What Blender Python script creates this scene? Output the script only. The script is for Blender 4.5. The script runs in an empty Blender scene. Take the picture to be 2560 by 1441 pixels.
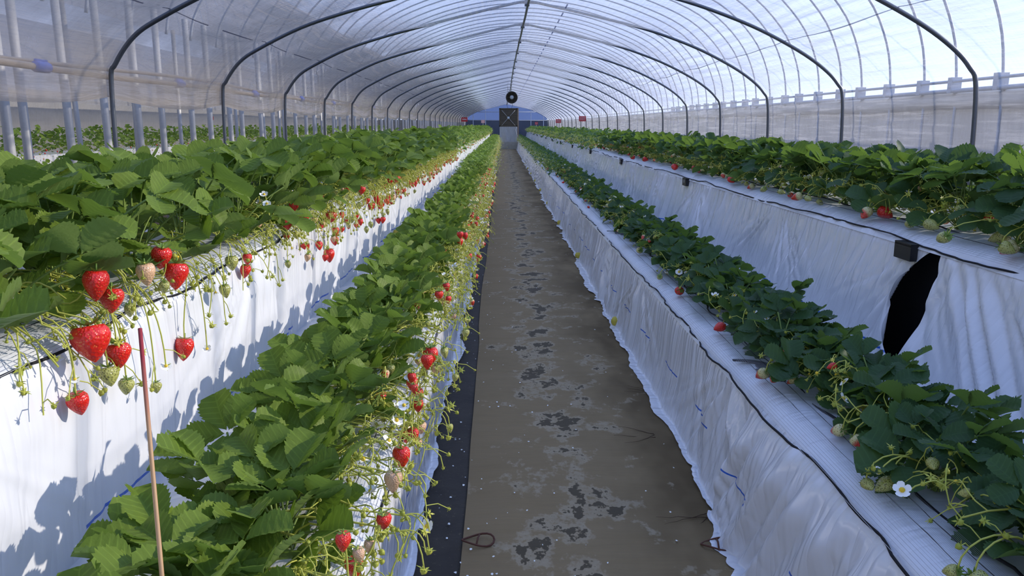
import bpy, math, random
import numpy as np
from mathutils import Vector, Matrix

sc = bpy.context.scene
C = bpy.context.scene.collection
PI = math.pi

# ------------------------------------------------------------------ camera
F_PX, CAM_H = 2000.0, 1.15
PITCH = math.atan((720.5 - 312) / F_PX)
YAW = math.atan((1280 - 1258) / F_PX * math.cos(PITCH))
cd = bpy.data.cameras.new('camera')
cam = bpy.data.objects.new('camera', cd); C.objects.link(cam)
cam.location = (0, 0, CAM_H)
cam.rotation_euler = (PI / 2 - PITCH, 0, -YAW)
cd.sensor_width = 36.0
cd.lens = F_PX / 2560 * 36.0
cd.clip_start = 0.05; cd.clip_end = 500
sc.camera = cam

# ------------------------------------------------------------------ sky, sun, exposure
SUN_DIR = Vector((1.0, 0.16, 0.43)).normalized()
SUN_EL = math.asin(SUN_DIR.z)
SUN_AZ = math.atan2(SUN_DIR.x, SUN_DIR.y)          # from +Y towards +X
w = bpy.data.worlds.new('sky_world'); sc.world = w
w.use_nodes = True
nt = w.node_tree
for n in list(nt.nodes): nt.nodes.remove(n)
# clear winter sky: pale at the horizon, deeper blue overhead, brighter on the sun's side
tcw = nt.nodes.new('ShaderNodeTexCoord')
sxw = nt.nodes.new('ShaderNodeSeparateXYZ'); nt.links.new(tcw.outputs['Generated'], sxw.inputs[0])
rw = nt.nodes.new('ShaderNodeValToRGB'); nt.links.new(sxw.outputs[2], rw.inputs[0])
el = rw.color_ramp.elements
el[0].position = 0.0; el[0].color = (.55, .64, .88, 1)
el[1].position = 1.0; el[1].color = (.23, .35, .70, 1)
e_ = el.new(.35); e_.color = (.37, .48, .80, 1)
dt = nt.nodes.new('ShaderNodeVectorMath'); dt.operation = 'DOT_PRODUCT'; nt.links.new(tcw.outputs['Generated'], dt.inputs[0]); dt.inputs[1].default_value = tuple(SUN_DIR)
ma = nt.nodes.new('ShaderNodeMath'); ma.operation = 'MULTIPLY_ADD'; nt.links.new(dt.outputs['Value'], ma.inputs[0]); ma.inputs[1].default_value = .30; ma.inputs[2].default_value = .84
wb = nt.nodes.new('ShaderNodeMix'); wb.data_type = 'RGBA'; wb.blend_type = 'MULTIPLY'; wb.inputs[0].default_value = 1.0
nt.links.new(rw.outputs[0], wb.inputs[6]); nt.links.new(ma.outputs[0], wb.inputs[7])
bg = nt.nodes.new('ShaderNodeBackground'); bg.inputs['Strength'].default_value = 1.58
nt.links.new(wb.outputs[2], bg.inputs[0])
wo = nt.nodes.new('ShaderNodeOutputWorld')
nt.links.new(bg.outputs[0], wo.inputs[0])
sd = bpy.data.lights.new('sun', 'SUN'); sd.energy = 3.9; sd.angle = math.radians(0.9)
sd.color = (1.0, 0.91, 0.76)
sun = bpy.data.objects.new('sun', sd); C.objects.link(sun)
sun.rotation_euler = (-SUN_DIR).to_track_quat('-Z', 'Y').to_euler()
sc.view_settings.view_transform = 'Standard'
sc.view_settings.look = 'None'
sc.view_settings.exposure = 0.36
sc.view_settings.gamma = 1.0
sc.view_settings.use_curve_mapping = False
sc.cycles.transparent_max_bounces = 24
sc.cycles.max_bounces = 10

# ------------------------------------------------------------------ pixel helpers (where a thing of the photograph stands)
_c, _s = math.cos(PITCH), math.sin(PITCH)
def ray(px, py):
    r = (px - 1280) / F_PX; u = (720.5 - py) / F_PX
    d = (r, _c + u * _s, -_s + u * _c)
    cy, sy = math.cos(-YAW), math.sin(-YAW)
    return (d[0] * cy - d[1] * sy, d[0] * sy + d[1] * cy, d[2])
def at_x(px, py, X):
    d = ray(px, py); t = X / d[0]; return Vector((X, d[1] * t, CAM_H + d[2] * t))
def at_y(px, py, Y):
    d = ray(px, py); t = Y / d[1]; return Vector((d[0] * t, Y, CAM_H + d[2] * t))
def at_z(px, py, Z):
    d = ray(px, py); t = (Z - CAM_H) / d[2]; return Vector((d[0] * t, d[1] * t, Z))

# ------------------------------------------------------------------ node helpers and materials
def new_mat(name):
    m = bpy.data.materials.new(name); m.use_nodes = True
    t = m.node_tree
    for n in list(t.nodes): t.nodes.remove(n)
    out = t.nodes.new('ShaderNodeOutputMaterial')
    return m, t, out
def N(t, typ, **kw):
    n = t.nodes.new(typ)
    for k, v in kw.items():
        if k.startswith('i_'):
            n.inputs[k[2:].replace('_', ' ')].default_value = v
        else: setattr(n, k, v)
    return n
def L(t, a, b): t.links.new(a, b)
def math_n(t, op, a, b=None, clamp=False):
    n = t.nodes.new('ShaderNodeMath'); n.operation = op; n.use_clamp = clamp
    for i, v in enumerate((a, b)):
        if v is None: continue
        if isinstance(v, (int, float)): n.inputs[i].default_value = v
        else: t.links.new(v, n.inputs[i])
    return n.outputs[0]
def ramp(t, fac, stops):
    n = t.nodes.new('ShaderNodeValToRGB')
    e = n.color_ramp.elements
    while len(e) > 1: e.remove(e[-1])
    e[0].position = stops[0][0]; e[0].color = (*stops[0][1], 1)
    for p, c in stops[1:]:
        k = e.new(p); k.color = (*c, 1)
    t.links.new(fac, n.inputs[0]); return n.outputs[0]
def mixc(t, fac, a, b):
    n = t.nodes.new('ShaderNodeMix'); n.data_type = 'RGBA'
    for s, v in ((0, fac), (6, a), (7, b)):
        if isinstance(v, (int, float)): n.inputs[s].default_value = v
        elif isinstance(v, tuple): n.inputs[s].default_value = (*v, 1)
        else: t.links.new(v, n.inputs[s])
    return n.outputs[2]
def noise(t, vec, scale, detail=3, rough=.55, w=None):
    n = t.nodes.new('ShaderNodeTexNoise'); n.inputs['Scale'].default_value = scale
    n.inputs['Detail'].default_value = detail; n.inputs['Roughness'].default_value = rough
    if vec is not None: t.links.new(vec, n.inputs['Vector'])
    return n.outputs[0]
def mapping(t, vec, scale=(1, 1, 1), rot=(0, 0, 0)):
    n = t.nodes.new('ShaderNodeMapping'); n.inputs['Scale'].default_value = scale; n.inputs['Rotation'].default_value = rot
    t.links.new(vec, n.inputs[0]); return n.outputs[0]
def bump(t, h, strength, dist=.01):
    n = t.nodes.new('ShaderNodeBump'); n.inputs['Strength'].default_value = strength; n.inputs['Distance'].default_value = dist
    t.links.new(h, n.inputs['Height']); return n.outputs[0]
def principled(t, out, color=None, rough=.5, spec=.5, metal=0.0, normal=None):
    b = t.nodes.new('ShaderNodeBsdfPrincipled')
    if isinstance(color, tuple): b.inputs['Base Color'].default_value = (*color, 1)
    elif color is not None: t.links.new(color, b.inputs['Base Color'])
    if isinstance(rough, (int, float)): b.inputs['Roughness'].default_value = rough
    else: t.links.new(rough, b.inputs['Roughness'])
    b.inputs['Specular IOR Level'].default_value = spec
    b.inputs['Metallic'].default_value = metal
    if normal is not None: t.links.new(normal, b.inputs['Normal'])
    if out is not None: t.links.new(b.outputs[0], out.inputs[0])
    return b
def simple(name, col, rough=.5, spec=.4, metal=0.0, var=.15, scale=30):
    m, t, out = new_mat(name)
    tc = N(t, 'ShaderNodeTexCoord')
    nz = noise(t, tc.outputs['Object'], scale, 4)
    c = mixc(t, nz, tuple(x * (1 - var) for x in col), tuple(min(1, x * (1 + var)) for x in col))
    principled(t, out, c, rough, spec, metal)
    return m

M = {}
def leaf_mat(name, top_a, top_b, under, transl=.26, spec=.17):
    m, t, out = new_mat(name)
    tc = N(t, 'ShaderNodeTexCoord'); oi = N(t, 'ShaderNodeObjectInfo'); ge = N(t, 'ShaderNodeNewGeometry')
    nz = noise(t, tc.outputs['Object'], 22, 3)
    a = mixc(t, oi.outputs['Random'], top_a, top_b)
    r2 = math_n(t, 'ADD', math_n(t, 'MULTIPLY', nz, .7), math_n(t, 'MULTIPLY', ge.outputs['Random Per Island'], .5))
    c = mixc(t, r2, a, tuple(x * 1.35 for x in top_b))
    uv = N(t, 'ShaderNodeUVMap'); sx = N(t, 'ShaderNodeSeparateXYZ'); L(t, uv.outputs[0], sx.inputs[0])
    ac = math_n(t, 'ABSOLUTE', sx.outputs[0])
    ph = math_n(t, 'FRACT', math_n(t, 'ADD', math_n(t, 'SUBTRACT', math_n(t, 'MULTIPLY', sx.outputs[1], 6.5), math_n(t, 'MULTIPLY', ac, .9)), 10.5))
    side = math_n(t, 'SUBTRACT', 1.0, math_n(t, 'MULTIPLY', math_n(t, 'ABSOLUTE', math_n(t, 'SUBTRACT', ph, .5)), 7), True)
    mid = math_n(t, 'SUBTRACT', 1.0, math_n(t, 'MULTIPLY', ac, 16), True)
    vein = math_n(t, 'MULTIPLY', math_n(t, 'MAXIMUM', side, mid), .38)
    c = mixc(t, vein, c, tuple(x * 2.3 for x in top_b))
    col = mixc(t, ge.outputs['Backfacing'], c, under)
    fine = noise(t, tc.outputs['Object'], 260, 2)
    nb = bump(t, fine, .25, .002)
    p = principled(t, None, col, .5, spec, normal=nb)
    tr = N(t, 'ShaderNodeBsdfTranslucent')
    tcol = mixc(t, .5, col, (.30, .52, .04)); L(t, tcol, tr.inputs[0])
    mx = N(t, 'ShaderNodeMixShader'); mx.inputs[0].default_value = transl
    L(t, p.outputs[0], mx.inputs[1]); L(t, tr.outputs[0], mx.inputs[2]); L(t, mx.outputs[0], out.inputs[0])
    return m
M['leaf'] = leaf_mat('strawberry_leaf', (.044, .076, .010), (.104, .152, .020), (.16, .23, .06))
M['leaf_dark'] = leaf_mat('strawberry_leaf_dark', (.016, .040, .018), (.032, .068, .024), (.09, .14, .05), .30)  # right-bed copy of the leaf, shade put into its darker green
def stem_mat(name, a, b):
    m, t, out = new_mat(name)
    tc = N(t, 'ShaderNodeTexCoord'); ge = N(t, 'ShaderNodeNewGeometry')
    c = mixc(t, math_n(t, 'ADD', math_n(t, 'MULTIPLY', noise(t, tc.outputs['Object'], 40), .5), math_n(t, 'MULTIPLY', ge.outputs['Random Per Island'], .5)), a, b)
    p = principled(t, None, c, .45, .3)
    tr = N(t, 'ShaderNodeBsdfTranslucent'); L(t, c, tr.inputs[0])
    mx = N(t, 'ShaderNodeMixShader'); mx.inputs[0].default_value = .25
    L(t, p.outputs[0], mx.inputs[1]); L(t, tr.outputs[0], mx.inputs[2]); L(t, mx.outputs[0], out.inputs[0])
    return m
M['petiole'] = stem_mat('leaf_stalk', (.16, .24, .06), (.30, .40, .10))
M['stem'] = stem_mat('fruit_stem', (.40, .45, .07), (.68, .66, .14))
M['bud'] = stem_mat('green_calyx', (.25, .33, .04), (.64, .60, .10))
M['calyx'] = stem_mat('fruit_calyx', (.10, .20, .03), (.24, .36, .07))
def berry_mat(name, body, seed, tip=None, sc_=300, th=.22):
    m, t, out = new_mat(name)
    tc = N(t, 'ShaderNodeTexCoord')
    vo = N(t, 'ShaderNodeTexVoronoi'); vo.inputs['Scale'].default_value = sc_
    L(t, tc.outputs['Object'], vo.inputs['Vector'])
    dot = math_n(t, 'LESS_THAN', vo.outputs['Distance'], th)
    base = body
    if tip is not None:
        sx = N(t, 'ShaderNodeSeparateXYZ'); L(t, tc.outputs['Object'], sx.inputs[0])
        oi = N(t, 'ShaderNodeObjectInfo')
        k = math_n(t, 'ADD', math_n(t, 'MULTIPLY', sx.outputs[2], -42), math_n(t, 'ADD', math_n(t, 'MULTIPLY', sx.outputs[0], 22), math_n(t, 'SUBTRACT', math_n(t, 'MULTIPLY', oi.outputs['Random'], .6), .55)), True)
        k2 = ramp(t, k, [(.2, (0, 0, 0)), (.6, (1, 1, 1))])
        base = mixc(t, k2, body, tip)
    else:
        base = mixc(t, noise(t, tc.outputs['Object'], 30), tuple(x * .8 for x in body), tuple(min(1, x * 1.2) for x in body))
    col = mixc(t, dot, base, seed)
    nb = bump(t, vo.outputs['Distance'], .55, .0025)
    b = principled(t, out, col, .24, .55, normal=nb)
    b.inputs['Subsurface Weight'].default_value = .12
    b.inputs['Subsurface Radius'].default_value = (.01, .003, .002)
    return m
M['red'] = berry_mat('ripe_strawberry', (.62, .018, .012), (.72, .20, .05))
M['half'] = berry_mat('half_ripe_strawberry', (.60, .54, .24), (.16, .09, .02), (.60, .045, .02), 260, .27)
M['pale'] = berry_mat('pale_strawberry', (.68, .42, .24), (.42, .22, .08))
M['green'] = berry_mat('unripe_strawberry', (.40, .40, .11), (.09, .08, .015), None, 250, .30)
M['petal'] = simple('white_petal', (.82, .82, .76), .5, .3, var=.05)
M['pollen'] = simple('yellow_pollen', (.72, .50, .04), .7, .2)

def film_white(name, base, dash=None, rough=.3, wr=.5):
    """white polythene sheet; UV = metres along the bed, metres above the hem"""
    m, t, out = new_mat(name)
    uv = N(t, 'ShaderNodeUVMap'); sx = N(t, 'ShaderNodeSeparateXYZ'); L(t, uv.outputs[0], sx.inputs[0])
    big = noise(t, mapping(t, uv.outputs[0], (1, .5, 1)), 2.2, 3)
    col = mixc(t, big, tuple(x * .90 for x in base), base)
    if dash:
        v0, half, period, duty, off = dash
        inb = math_n(t, 'LESS_THAN', math_n(t, 'ABSOLUTE', math_n(t, 'SUBTRACT', sx.outputs[1], v0)), half)
        fr = math_n(t, 'FRACT', math_n(t, 'DIVIDE', math_n(t, 'ADD', sx.outputs[0], off), period))
        k = math_n(t, 'MULTIPLY', inb, math_n(t, 'LESS_THAN', fr, duty))
        col = mixc(t, k, col, (.02, .13, .62))
    wv = mapping(t, uv.outputs[0], (1, .11, 1), (0, 0, .10))
    h = math_n(t, 'ADD', math_n(t, 'MULTIPLY', math_n(t, 'ABSOLUTE', math_n(t, 'SUBTRACT', noise(t, wv, 17, 2, .5), .5)), 3.0), math_n(t, 'MULTIPLY', noise(t, uv.outputs[0], 7, 2, .5), .18))
    nb = bump(t, h, wr, .02)
    p = principled(t, None, col, rough, 1.0, normal=nb)
    tr = N(t, 'ShaderNodeBsdfTranslucent'); L(t, col, tr.inputs[0]); L(t, nb, tr.inputs['Normal'])
    mx = N(t, 'ShaderNodeMixShader'); mx.inputs[0].default_value = .12
    L(t, p.outputs[0], mx.inputs[1]); L(t, tr.outputs[0], mx.inputs[2]); L(t, mx.outputs[0], out.inputs[0])
    return m
WHITE = (.84, .85, .87)
M['skirt_ul'] = film_white('white_sheet_upper_left', WHITE, (.425, .0035, .60, .5, .44), .3, .3)
M['skirt_ur'] = film_white('white_sheet_upper_right', WHITE, (.415, .0035, .62, .42, .02), .15, .38)
M['skirt_lr'] = film_white('white_sheet_lower_right', WHITE, (.178, .0028, .54, .42, .24), .15, .38)
M['skirt_ll'] = film_white('white_sheet_lower_left', WHITE, (.20, .0028, .62, .4, .1), .2, .45)
M['topfilm'] = film_white('white_mulch_film', (.80, .82, .85), None, .35, .25)
M['hem'] = film_white('white_hem', WHITE, None, .3, .9)

def tunnel_mat(name, haze, tint=(.95, .96, 1.0), dirt=.18, col=(.72, .73, .80), hem=None, folds=None, damp=None, prints=()):
    """clear polythene: part of the light passes straight, part is scattered, more so the more obliquely it is crossed"""
    m, t, out = new_mat(name)
    uv = N(t, 'ShaderNodeUVMap')
    lw = N(t, 'ShaderNodeLayerWeight'); lw.inputs['Blend'].default_value = .5
    cosv = math_n(t, 'MAXIMUM', math_n(t, 'SUBTRACT', 1.0, lw.outputs['Facing']), .07)
    blot = noise(t, mapping(t, uv.outputs[0], (.9, 1.4, 1)), 1.6, 4, .6)
    streak = noise(t, mapping(t, uv.outputs[0], (14, .8, 1)), 1.5, 3, .6)
    h0 = math_n(t, 'ADD', haze, math_n(t, 'MULTIPLY', math_n(t, 'SUBTRACT', math_n(t, 'ADD', math_n(t, 'MULTIPLY', blot, .6), math_n(t, 'MULTIPLY', streak, .4)), .36, True), dirt * 3))
    scol = None
    su = N(t, 'ShaderNodeSeparateXYZ'); L(t, uv.outputs[0], su.inputs[0])
    if hem is not None:      # several layers of film lie bunched at the lifted edge
        k = math_n(t, 'SUBTRACT', 1.0, math_n(t, 'DIVIDE', math_n(t, 'SUBTRACT', su.outputs[1], hem), .22), True)
        hl = noise(t, mapping(t, uv.outputs[0], (1.1, 60, 1), (0, 0, .01)), 1.0, 3, .6)
        h0 = math_n(t, 'ADD', h0, math_n(t, 'MULTIPLY', k, math_n(t, 'MULTIPLY', hl, .34)))
    if damp is not None:     # the shaded slope is fogged with condensation
        k = math_n(t, 'DIVIDE', math_n(t, 'SUBTRACT', damp, su.outputs[1]), .9, True)
        bl = ramp(t, noise(t, mapping(t, uv.outputs[0], (1.0, 1.6, 1)), 1.1, 3, .6), [(.3, (.1, .1, .1)), (.7, (1, 1, 1))])
        h0 = math_n(t, 'ADD', h0, math_n(t, 'MULTIPLY', k, math_n(t, 'MULTIPLY', bl, .50)))
        scol = mixc(t, k, col, (.54, .47, .40))
    if folds is not None:    # slack film: fine folds, doubled plastic
        k = math_n(t, 'DIVIDE', math_n(t, 'SUBTRACT', su.outputs[1], folds), .5, True)
        fl = ramp(t, noise(t, mapping(t, uv.outputs[0], (1.3, 34, 1), (0, 0, .02)), 1.0, 4, .65), [(.50, (0, 0, 0)), (.66, (1, 1, 1))])
        h0 = math_n(t, 'ADD', h0, math_n(t, 'MULTIPLY', math_n(t, 'MULTIPLY', k, fl), .085))
    opac = math_n(t, 'SUBTRACT', 1.0, math_n(t, 'POWER', math_n(t, 'SUBTRACT', 1.0, h0, True), math_n(t, 'POWER', math_n(t, 'DIVIDE', 1.0, cosv), .84)), True)
    wr = math_n(t, 'ADD', noise(t, mapping(t, uv.outputs[0], (1.2, 16, 1), (0, 0, .06)), 1.8, 3, .6), math_n(t, 'MULTIPLY', noise(t, mapping(t, uv.outputs[0], (9, 2, 1)), 1.5, 3), .6))
    nb = bump(t, wr, .5, .02)
    tp = N(t, 'ShaderNodeBsdfTransparent'); tp.inputs[0].default_value = (*tint, 1)
    df = N(t, 'ShaderNodeBsdfDiffuse'); df.inputs[0].default_value = (*col, 1); L(t, nb, df.inputs['Normal'])
    tr = N(t, 'ShaderNodeBsdfTranslucent'); tr.inputs[0].default_value = (*col, 1); L(t, nb, tr.inputs['Normal'])
    if scol is not None: L(t, scol, df.inputs[0]); L(t, scol, tr.inputs[0])
    sc1 = N(t, 'ShaderNodeMixShader'); sc1.inputs[0].default_value = .62
    L(t, df.outputs[0], sc1.inputs[1]); L(t, tr.outputs[0], sc1.inputs[2])
    b1 = N(t, 'ShaderNodeMixShader'); L(t, opac, b1.inputs[0]); L(t, tp.outputs[0], b1.inputs[1]); L(t, sc1.outputs[0], b1.inputs[2])
    gl = N(t, 'ShaderNodeBsdfGlossy'); gl.inputs['Roughness'].default_value = .16; L(t, nb, gl.inputs['Normal'])
    lw2 = N(t, 'ShaderNodeLayerWeight'); L(t, nb, lw2.inputs['Normal']); lw2.inputs['Blend'].default_value = .5
    fr = math_n(t, 'ADD', .04, math_n(t, 'MULTIPLY', math_n(t, 'POWER', lw2.outputs['Facing'], 5.0), .96))   # same from either face
    b2 = N(t, 'ShaderNodeMixShader'); r2 = math_n(t, 'MULTIPLY', fr, .65, True); L(t, r2, b2.inputs[0]); L(t, b1.outputs[0], b2.inputs[1]); L(t, gl.outputs[0], b2.inputs[2])
    last = b2.outputs[0]
    for (v0, half, period, duty, pc) in prints:
        inb = math_n(t, 'LESS_THAN', math_n(t, 'ABSOLUTE', math_n(t, 'SUBTRACT', su.outputs[1], v0)), half)
        k = math_n(t, 'MULTIPLY', inb, math_n(t, 'LESS_THAN', math_n(t, 'FRACT', math_n(t, 'DIVIDE', su.outputs[0], period)), duty))
        pd = N(t, 'ShaderNodeBsdfDiffuse'); pd.inputs[0].default_value = (*pc, 1)
        pm = N(t, 'ShaderNodeMixShader'); L(t, math_n(t, 'MULTIPLY', k, .75), pm.inputs[0]); L(t, last, pm.inputs[1]); L(t, pd.outputs[0], pm.inputs[2]); last = pm.outputs[0]
    L(t, last, out.inputs[0])
    return m
M['film_end'] = tunnel_mat('end_wall_film', .20, (.12, .165, .30), .1, (.12, .145, .21))  # shade on the wall and blue sky behind are put into this tint
M['film_far'] = tunnel_mat('neighbour_film', .07, (.88, .88, .90), .12, (.50, .49, .48))
M['film_roof'] = tunnel_mat('neighbour_roof_film', .12, (.90, .88, .86), .18, (.44, .40, .36))

def metal(name, col, rough=.4, met=.7):
    return simple(name, col, rough, .5, met, .12, 60)
M['steel'] = metal('dark_steel_pipe', (.13, .14, .155), .38, .75)
M['galv'] = metal('galvanised_pipe', (.36, .355, .345), .5, .1)
M['outer_steel'] = metal('outer_pipe_hazed', (.40, .43, .48), .6, .15)  # paler bluish grey: the haze of the film is put into the colour
M['black'] = simple('black_plastic', (.012, .012, .014), .45, .4)
M['rope'] = simple('black_rope', (.018, .018, .02), .8, .2, scale=300)
M['thread'] = simple('black_thread', (.03, .03, .032), .8, .2)
M['yellow'] = simple('yellow_cap', (.50, .42, .06), .6, .3, var=.3, scale=90)
M['trough'] = simple('shade_black_trough', (.012, .012, .013), .8, .1)  # near-black colour stands in for the shade inside the bed
M['soil'] = simple('soil', (.06, .045, .03), .95, .1, var=.5, scale=40)
M['tan'] = simple('tan_roll_bar', (.52, .40, .26), .6, .3, var=.2, scale=12)
M['blue_clip'] = simple('blue_clip', (.06, .14, .55), .4, .4)
M['gutter'] = simple('weathered_gutter', (.26, .25, .24), .7, .2)
M['cane'] = None
M['sign_red'] = simple('red_sign_board', (.42, .022, .03), .5, .3)
M['sign_pink'] = simple('sunlit_sign_board', (.75, .42, .38), .5, .3)  # red board in sunlight, the light put into its colour as pink
M['white_paint'] = simple('white_paint', (.8, .8, .78), .6, .3, var=.05)
M['bracket'] = simple('grey_bracket', (.05, .05, .055), .5, .4)
M['rust'] = simple('rusty_wire', (.10, .04, .025), .8, .3, scale=120)
M['fan_dark'] = simple('fan_dark', (.030, .027, .022), .5, .4)
M['fan_cage'] = simple('fan_housing_brown', (.075, .060, .038), .6, .3, var=.4, scale=14)
M['motor'] = simple('grey_motor', (.42, .46, .47), .4, .5)
M['grey_sheet'] = film_white('grey_tarp', (.34, .35, .36), None, .35, .8)
M['beige'] = simple('beige_curtain_roll', (.62, .56, .47), .7, .2, var=.2, scale=4)
M['wood'] = simple('bare_wood', (.30, .21, .14), .7, .2, scale=15)
M['concrete'] = simple('concrete_base', (.30, .29, .25), .9, .2, var=.3, scale=8)
M['twig'] = simple('dry_twig', (.07, .045, .03), .9, .1)
# netting: thin dark threads over the white film, open between
def net_mat():
    m, t, out = new_mat('black_netting')
    uv = N(t, 'ShaderNodeUVMap'); sx = N(t, 'ShaderNodeSeparateXYZ'); L(t, uv.outputs[0], sx.inputs[0])
    a = math_n(t, 'LESS_THAN', math_n(t, 'FRACT', math_n(t, 'MULTIPLY', sx.outputs[1], 260)), .13)
    k = a
    tp = N(t, 'ShaderNodeBsdfTransparent')
    df = N(t, 'ShaderNodeBsdfDiffuse'); df.inputs[0].default_value = (.40, .40, .41, 1)
    mx = N(t, 'ShaderNodeMixShader'); L(t, k, mx.inputs[0]); L(t, tp.outputs[0], mx.inputs[1]); L(t, df.outputs[0], mx.inputs[2])
    L(t, mx.outputs[0], out.inputs[0]); return m
M['net'] = net_mat()
def cane_mat():
    m, t, out = new_mat('painted_cane')
    tc = N(t, 'ShaderNodeTexCoord'); sx = N(t, 'ShaderNodeSeparateXYZ'); L(t, tc.outputs['Object'], sx.inputs[0])
    c = ramp(t, math_n(t, 'ADD', math_n(t, 'MULTIPLY', sx.outputs[2], 1.55), math_n(t, 'MULTIPLY', noise(t, tc.outputs['Object'], 20), .08)), [(.62, (.42, .25, .12)), (.80, (.30, .035, .04))])
    principled(t, out, c, .5, .3); return m
M['cane'] = cane_mat()
def path_mat():
    m, t, out = new_mat('woven_path_fabric')
    tc = N(t, 'ShaderNodeTexCoord'); P = tc.outputs['Object']
    sx = N(t, 'ShaderNodeSeparateXYZ'); L(t, P, sx.inputs[0])
    big = noise(t, P, 2.2, 4, .6)
    base = mixc(t, big, (.190, .136, .066), (.280, .200, .098))
    base = mixc(t, math_n(t, 'MULTIPLY', noise(t, mapping(t, P, (3, 40, 1)), 3, 3), .55), base, (.140, .107, .064))
    base = mixc(t, math_n(t, 'MULTIPLY', noise(t, mapping(t, P, (1, 5, 1)), 2.4, 4, .7), .35), base, (.33, .25, .15))
    dirt = math_n(t, 'MULTIPLY', math_n(t, 'DIVIDE', math_n(t, 'SUBTRACT', sx.outputs[0], .25), .3, True), ramp(t, noise(t, mapping(t, P, (1, .5, 1)), 2.0, 4, .65), [(.38, (0, 0, 0)), (.58, (1, 1, 1))]))
    base = mixc(t, math_n(t, 'MULTIPLY', dirt, .75), base, (.085, .060, .030))
    # worn band along the middle: pale lichen with dark wet spots inside
    band = math_n(t, 'SUBTRACT', 1.0, math_n(t, 'MULTIPLY', math_n(t, 'ABSOLUTE', math_n(t, 'SUBTRACT', sx.outputs[0], .22)), 3.6), True)
    st = noise(t, mapping(t, P, (1, .75, 1)), 5.2, 5, .68)
    st2 = noise(t, P, 30, 4, .7)
    v = math_n(t, 'ADD', math_n(t, 'ADD', st, math_n(t, 'MULTIPLY', band, .17)), math_n(t, 'MULTIPLY', st2, .10))
    pale = ramp(t, v, [(.66, (0, 0, 0)), (.70, (1, 1, 1)), (.735, (1, 1, 1)), (.75, (0, 0, 0))])
    dark = ramp(t, v, [(.735, (0, 0, 0)), (.75, (1, 1, 1))])
    col = mixc(t, math_n(t, 'MULTIPLY', pale, math_n(t, 'MULTIPLY', st2, .75)), base, (.42, .36, .25))
    col = mixc(t, math_n(t, 'MULTIPLY', dark, .85), col, (.060, .050, .032))
    fine = noise(t, mapping(t, P, (60, 300, 1)), 2, 2)
    h = math_n(t, 'ADD', math_n(t, 'MULTIPLY', fine, .25), noise(t, mapping(t, P, (2, 9, 1)), 3, 3))
    rg = math_n(t, 'SUBTRACT', .95, math_n(t, 'MULTIPLY', dark, .15))
    principled(t, out, col, rg, .12, normal=bump(t, h, .45, .01)); return m
M['path'] = path_mat()
def strip_mat():
    m, t, out = new_mat('black_ground_sheet')
    tc = N(t, 'ShaderNodeTexCoord'); P = tc.outputs['Object']
    c = mixc(t, noise(t, P, 6, 5, .7), (.018, .015, .012), (.06, .05, .036))
    c = mixc(t, math_n(t, 'GREATER_THAN', noise(t, P, 70, 3, .8), .66), c, (.10, .085, .05))
    principled(t, out, c, .75, .3, normal=bump(t, noise(t, P, 12, 4), .5, .01)); return m
M['strip'] = strip_mat()

# ------------------------------------------------------------------ geometry helpers
class MB:
    def __init__(s): s.v = []; s.f = []; s.m = []; s.uv = []
    def add(s, vs, fs, mi=0, uv=None):
        o = len(s.v); s.uv.extend(uv if uv is not None else [(9.0, 9.0)] * len(vs)); s.v.extend([tuple(p) for p in vs])
        s.f.extend([tuple(i + o for i in f) for f in fs]); s.m.extend([mi] * len(fs))
    def mesh(s, name, mats, smooth=True, uv=False): return mk_mesh(name, s.v, s.f, mats, s.m, smooth, s.uv if uv else None)
def mk_mesh(name, v, f, mats, mi=None, smooth=True, uv=None):
    me = bpy.data.meshes.new(name)
    me.from_pydata([tuple(p) for p in v] if not isinstance(v, np.ndarray) else v.tolist(), [], f if not isinstance(f, np.ndarray) else f.tolist())
    for m in (mats if isinstance(mats, (list, tuple)) else [mats]): me.materials.append(M[m] if isinstance(m, str) else m)
    if mi is not None: me.polygons.foreach_set('material_index', np.asarray(mi, dtype=np.int32))
    if smooth: me.polygons.foreach_set('use_smooth', np.ones(len(me.polygons), dtype=bool))
    if uv is not None:
        ul = me.uv_layers.new(name='UVMap')
        li = np.empty(len(me.loops), dtype=np.int32); me.loops.foreach_get('vertex_index', li)
        ul.data.foreach_set('uv', np.asarray(uv, dtype=np.float32)[li].ravel())
    me.update(); return me
def ob(name, me, parent=None, loc=None, rot=None, scale=None):
    o = bpy.data.objects.new(name, me); C.objects.link(o)
    if parent is not None: o.parent = parent
    if loc is not None: o.location = loc
    if rot is not None: o.rotation_euler = rot
    if scale is not None: o.scale = scale if not isinstance(scale, (int, float)) else (scale,) * 3
    return o
def tag(o, label, cat=None, group=None, kind=None):
    o['label'] = label
    if cat: o['category'] = cat
    if group: o['group'] = group
    if kind: o['kind'] = kind
    return o
def thing(name, label, cat, loc=(0, 0, 0), rz=0, group=None):
    o = ob(name, None, None, loc, (0, 0, rz)); o.empty_display_size = .05
    return tag(o, label, cat, group)
def box_vf(x0, x1, y0, y1, z0, z1):
    v = [(x0, y0, z0), (x1, y0, z0), (x1, y1, z0), (x0, y1, z0), (x0, y0, z1), (x1, y0, z1), (x1, y1, z1), (x0, y1, z1)]
    return v, [(0, 3, 2, 1), (4, 5, 6, 7), (0, 1, 5, 4), (1, 2, 6, 5), (2, 3, 7, 6), (3, 0, 4, 7)]
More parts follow.
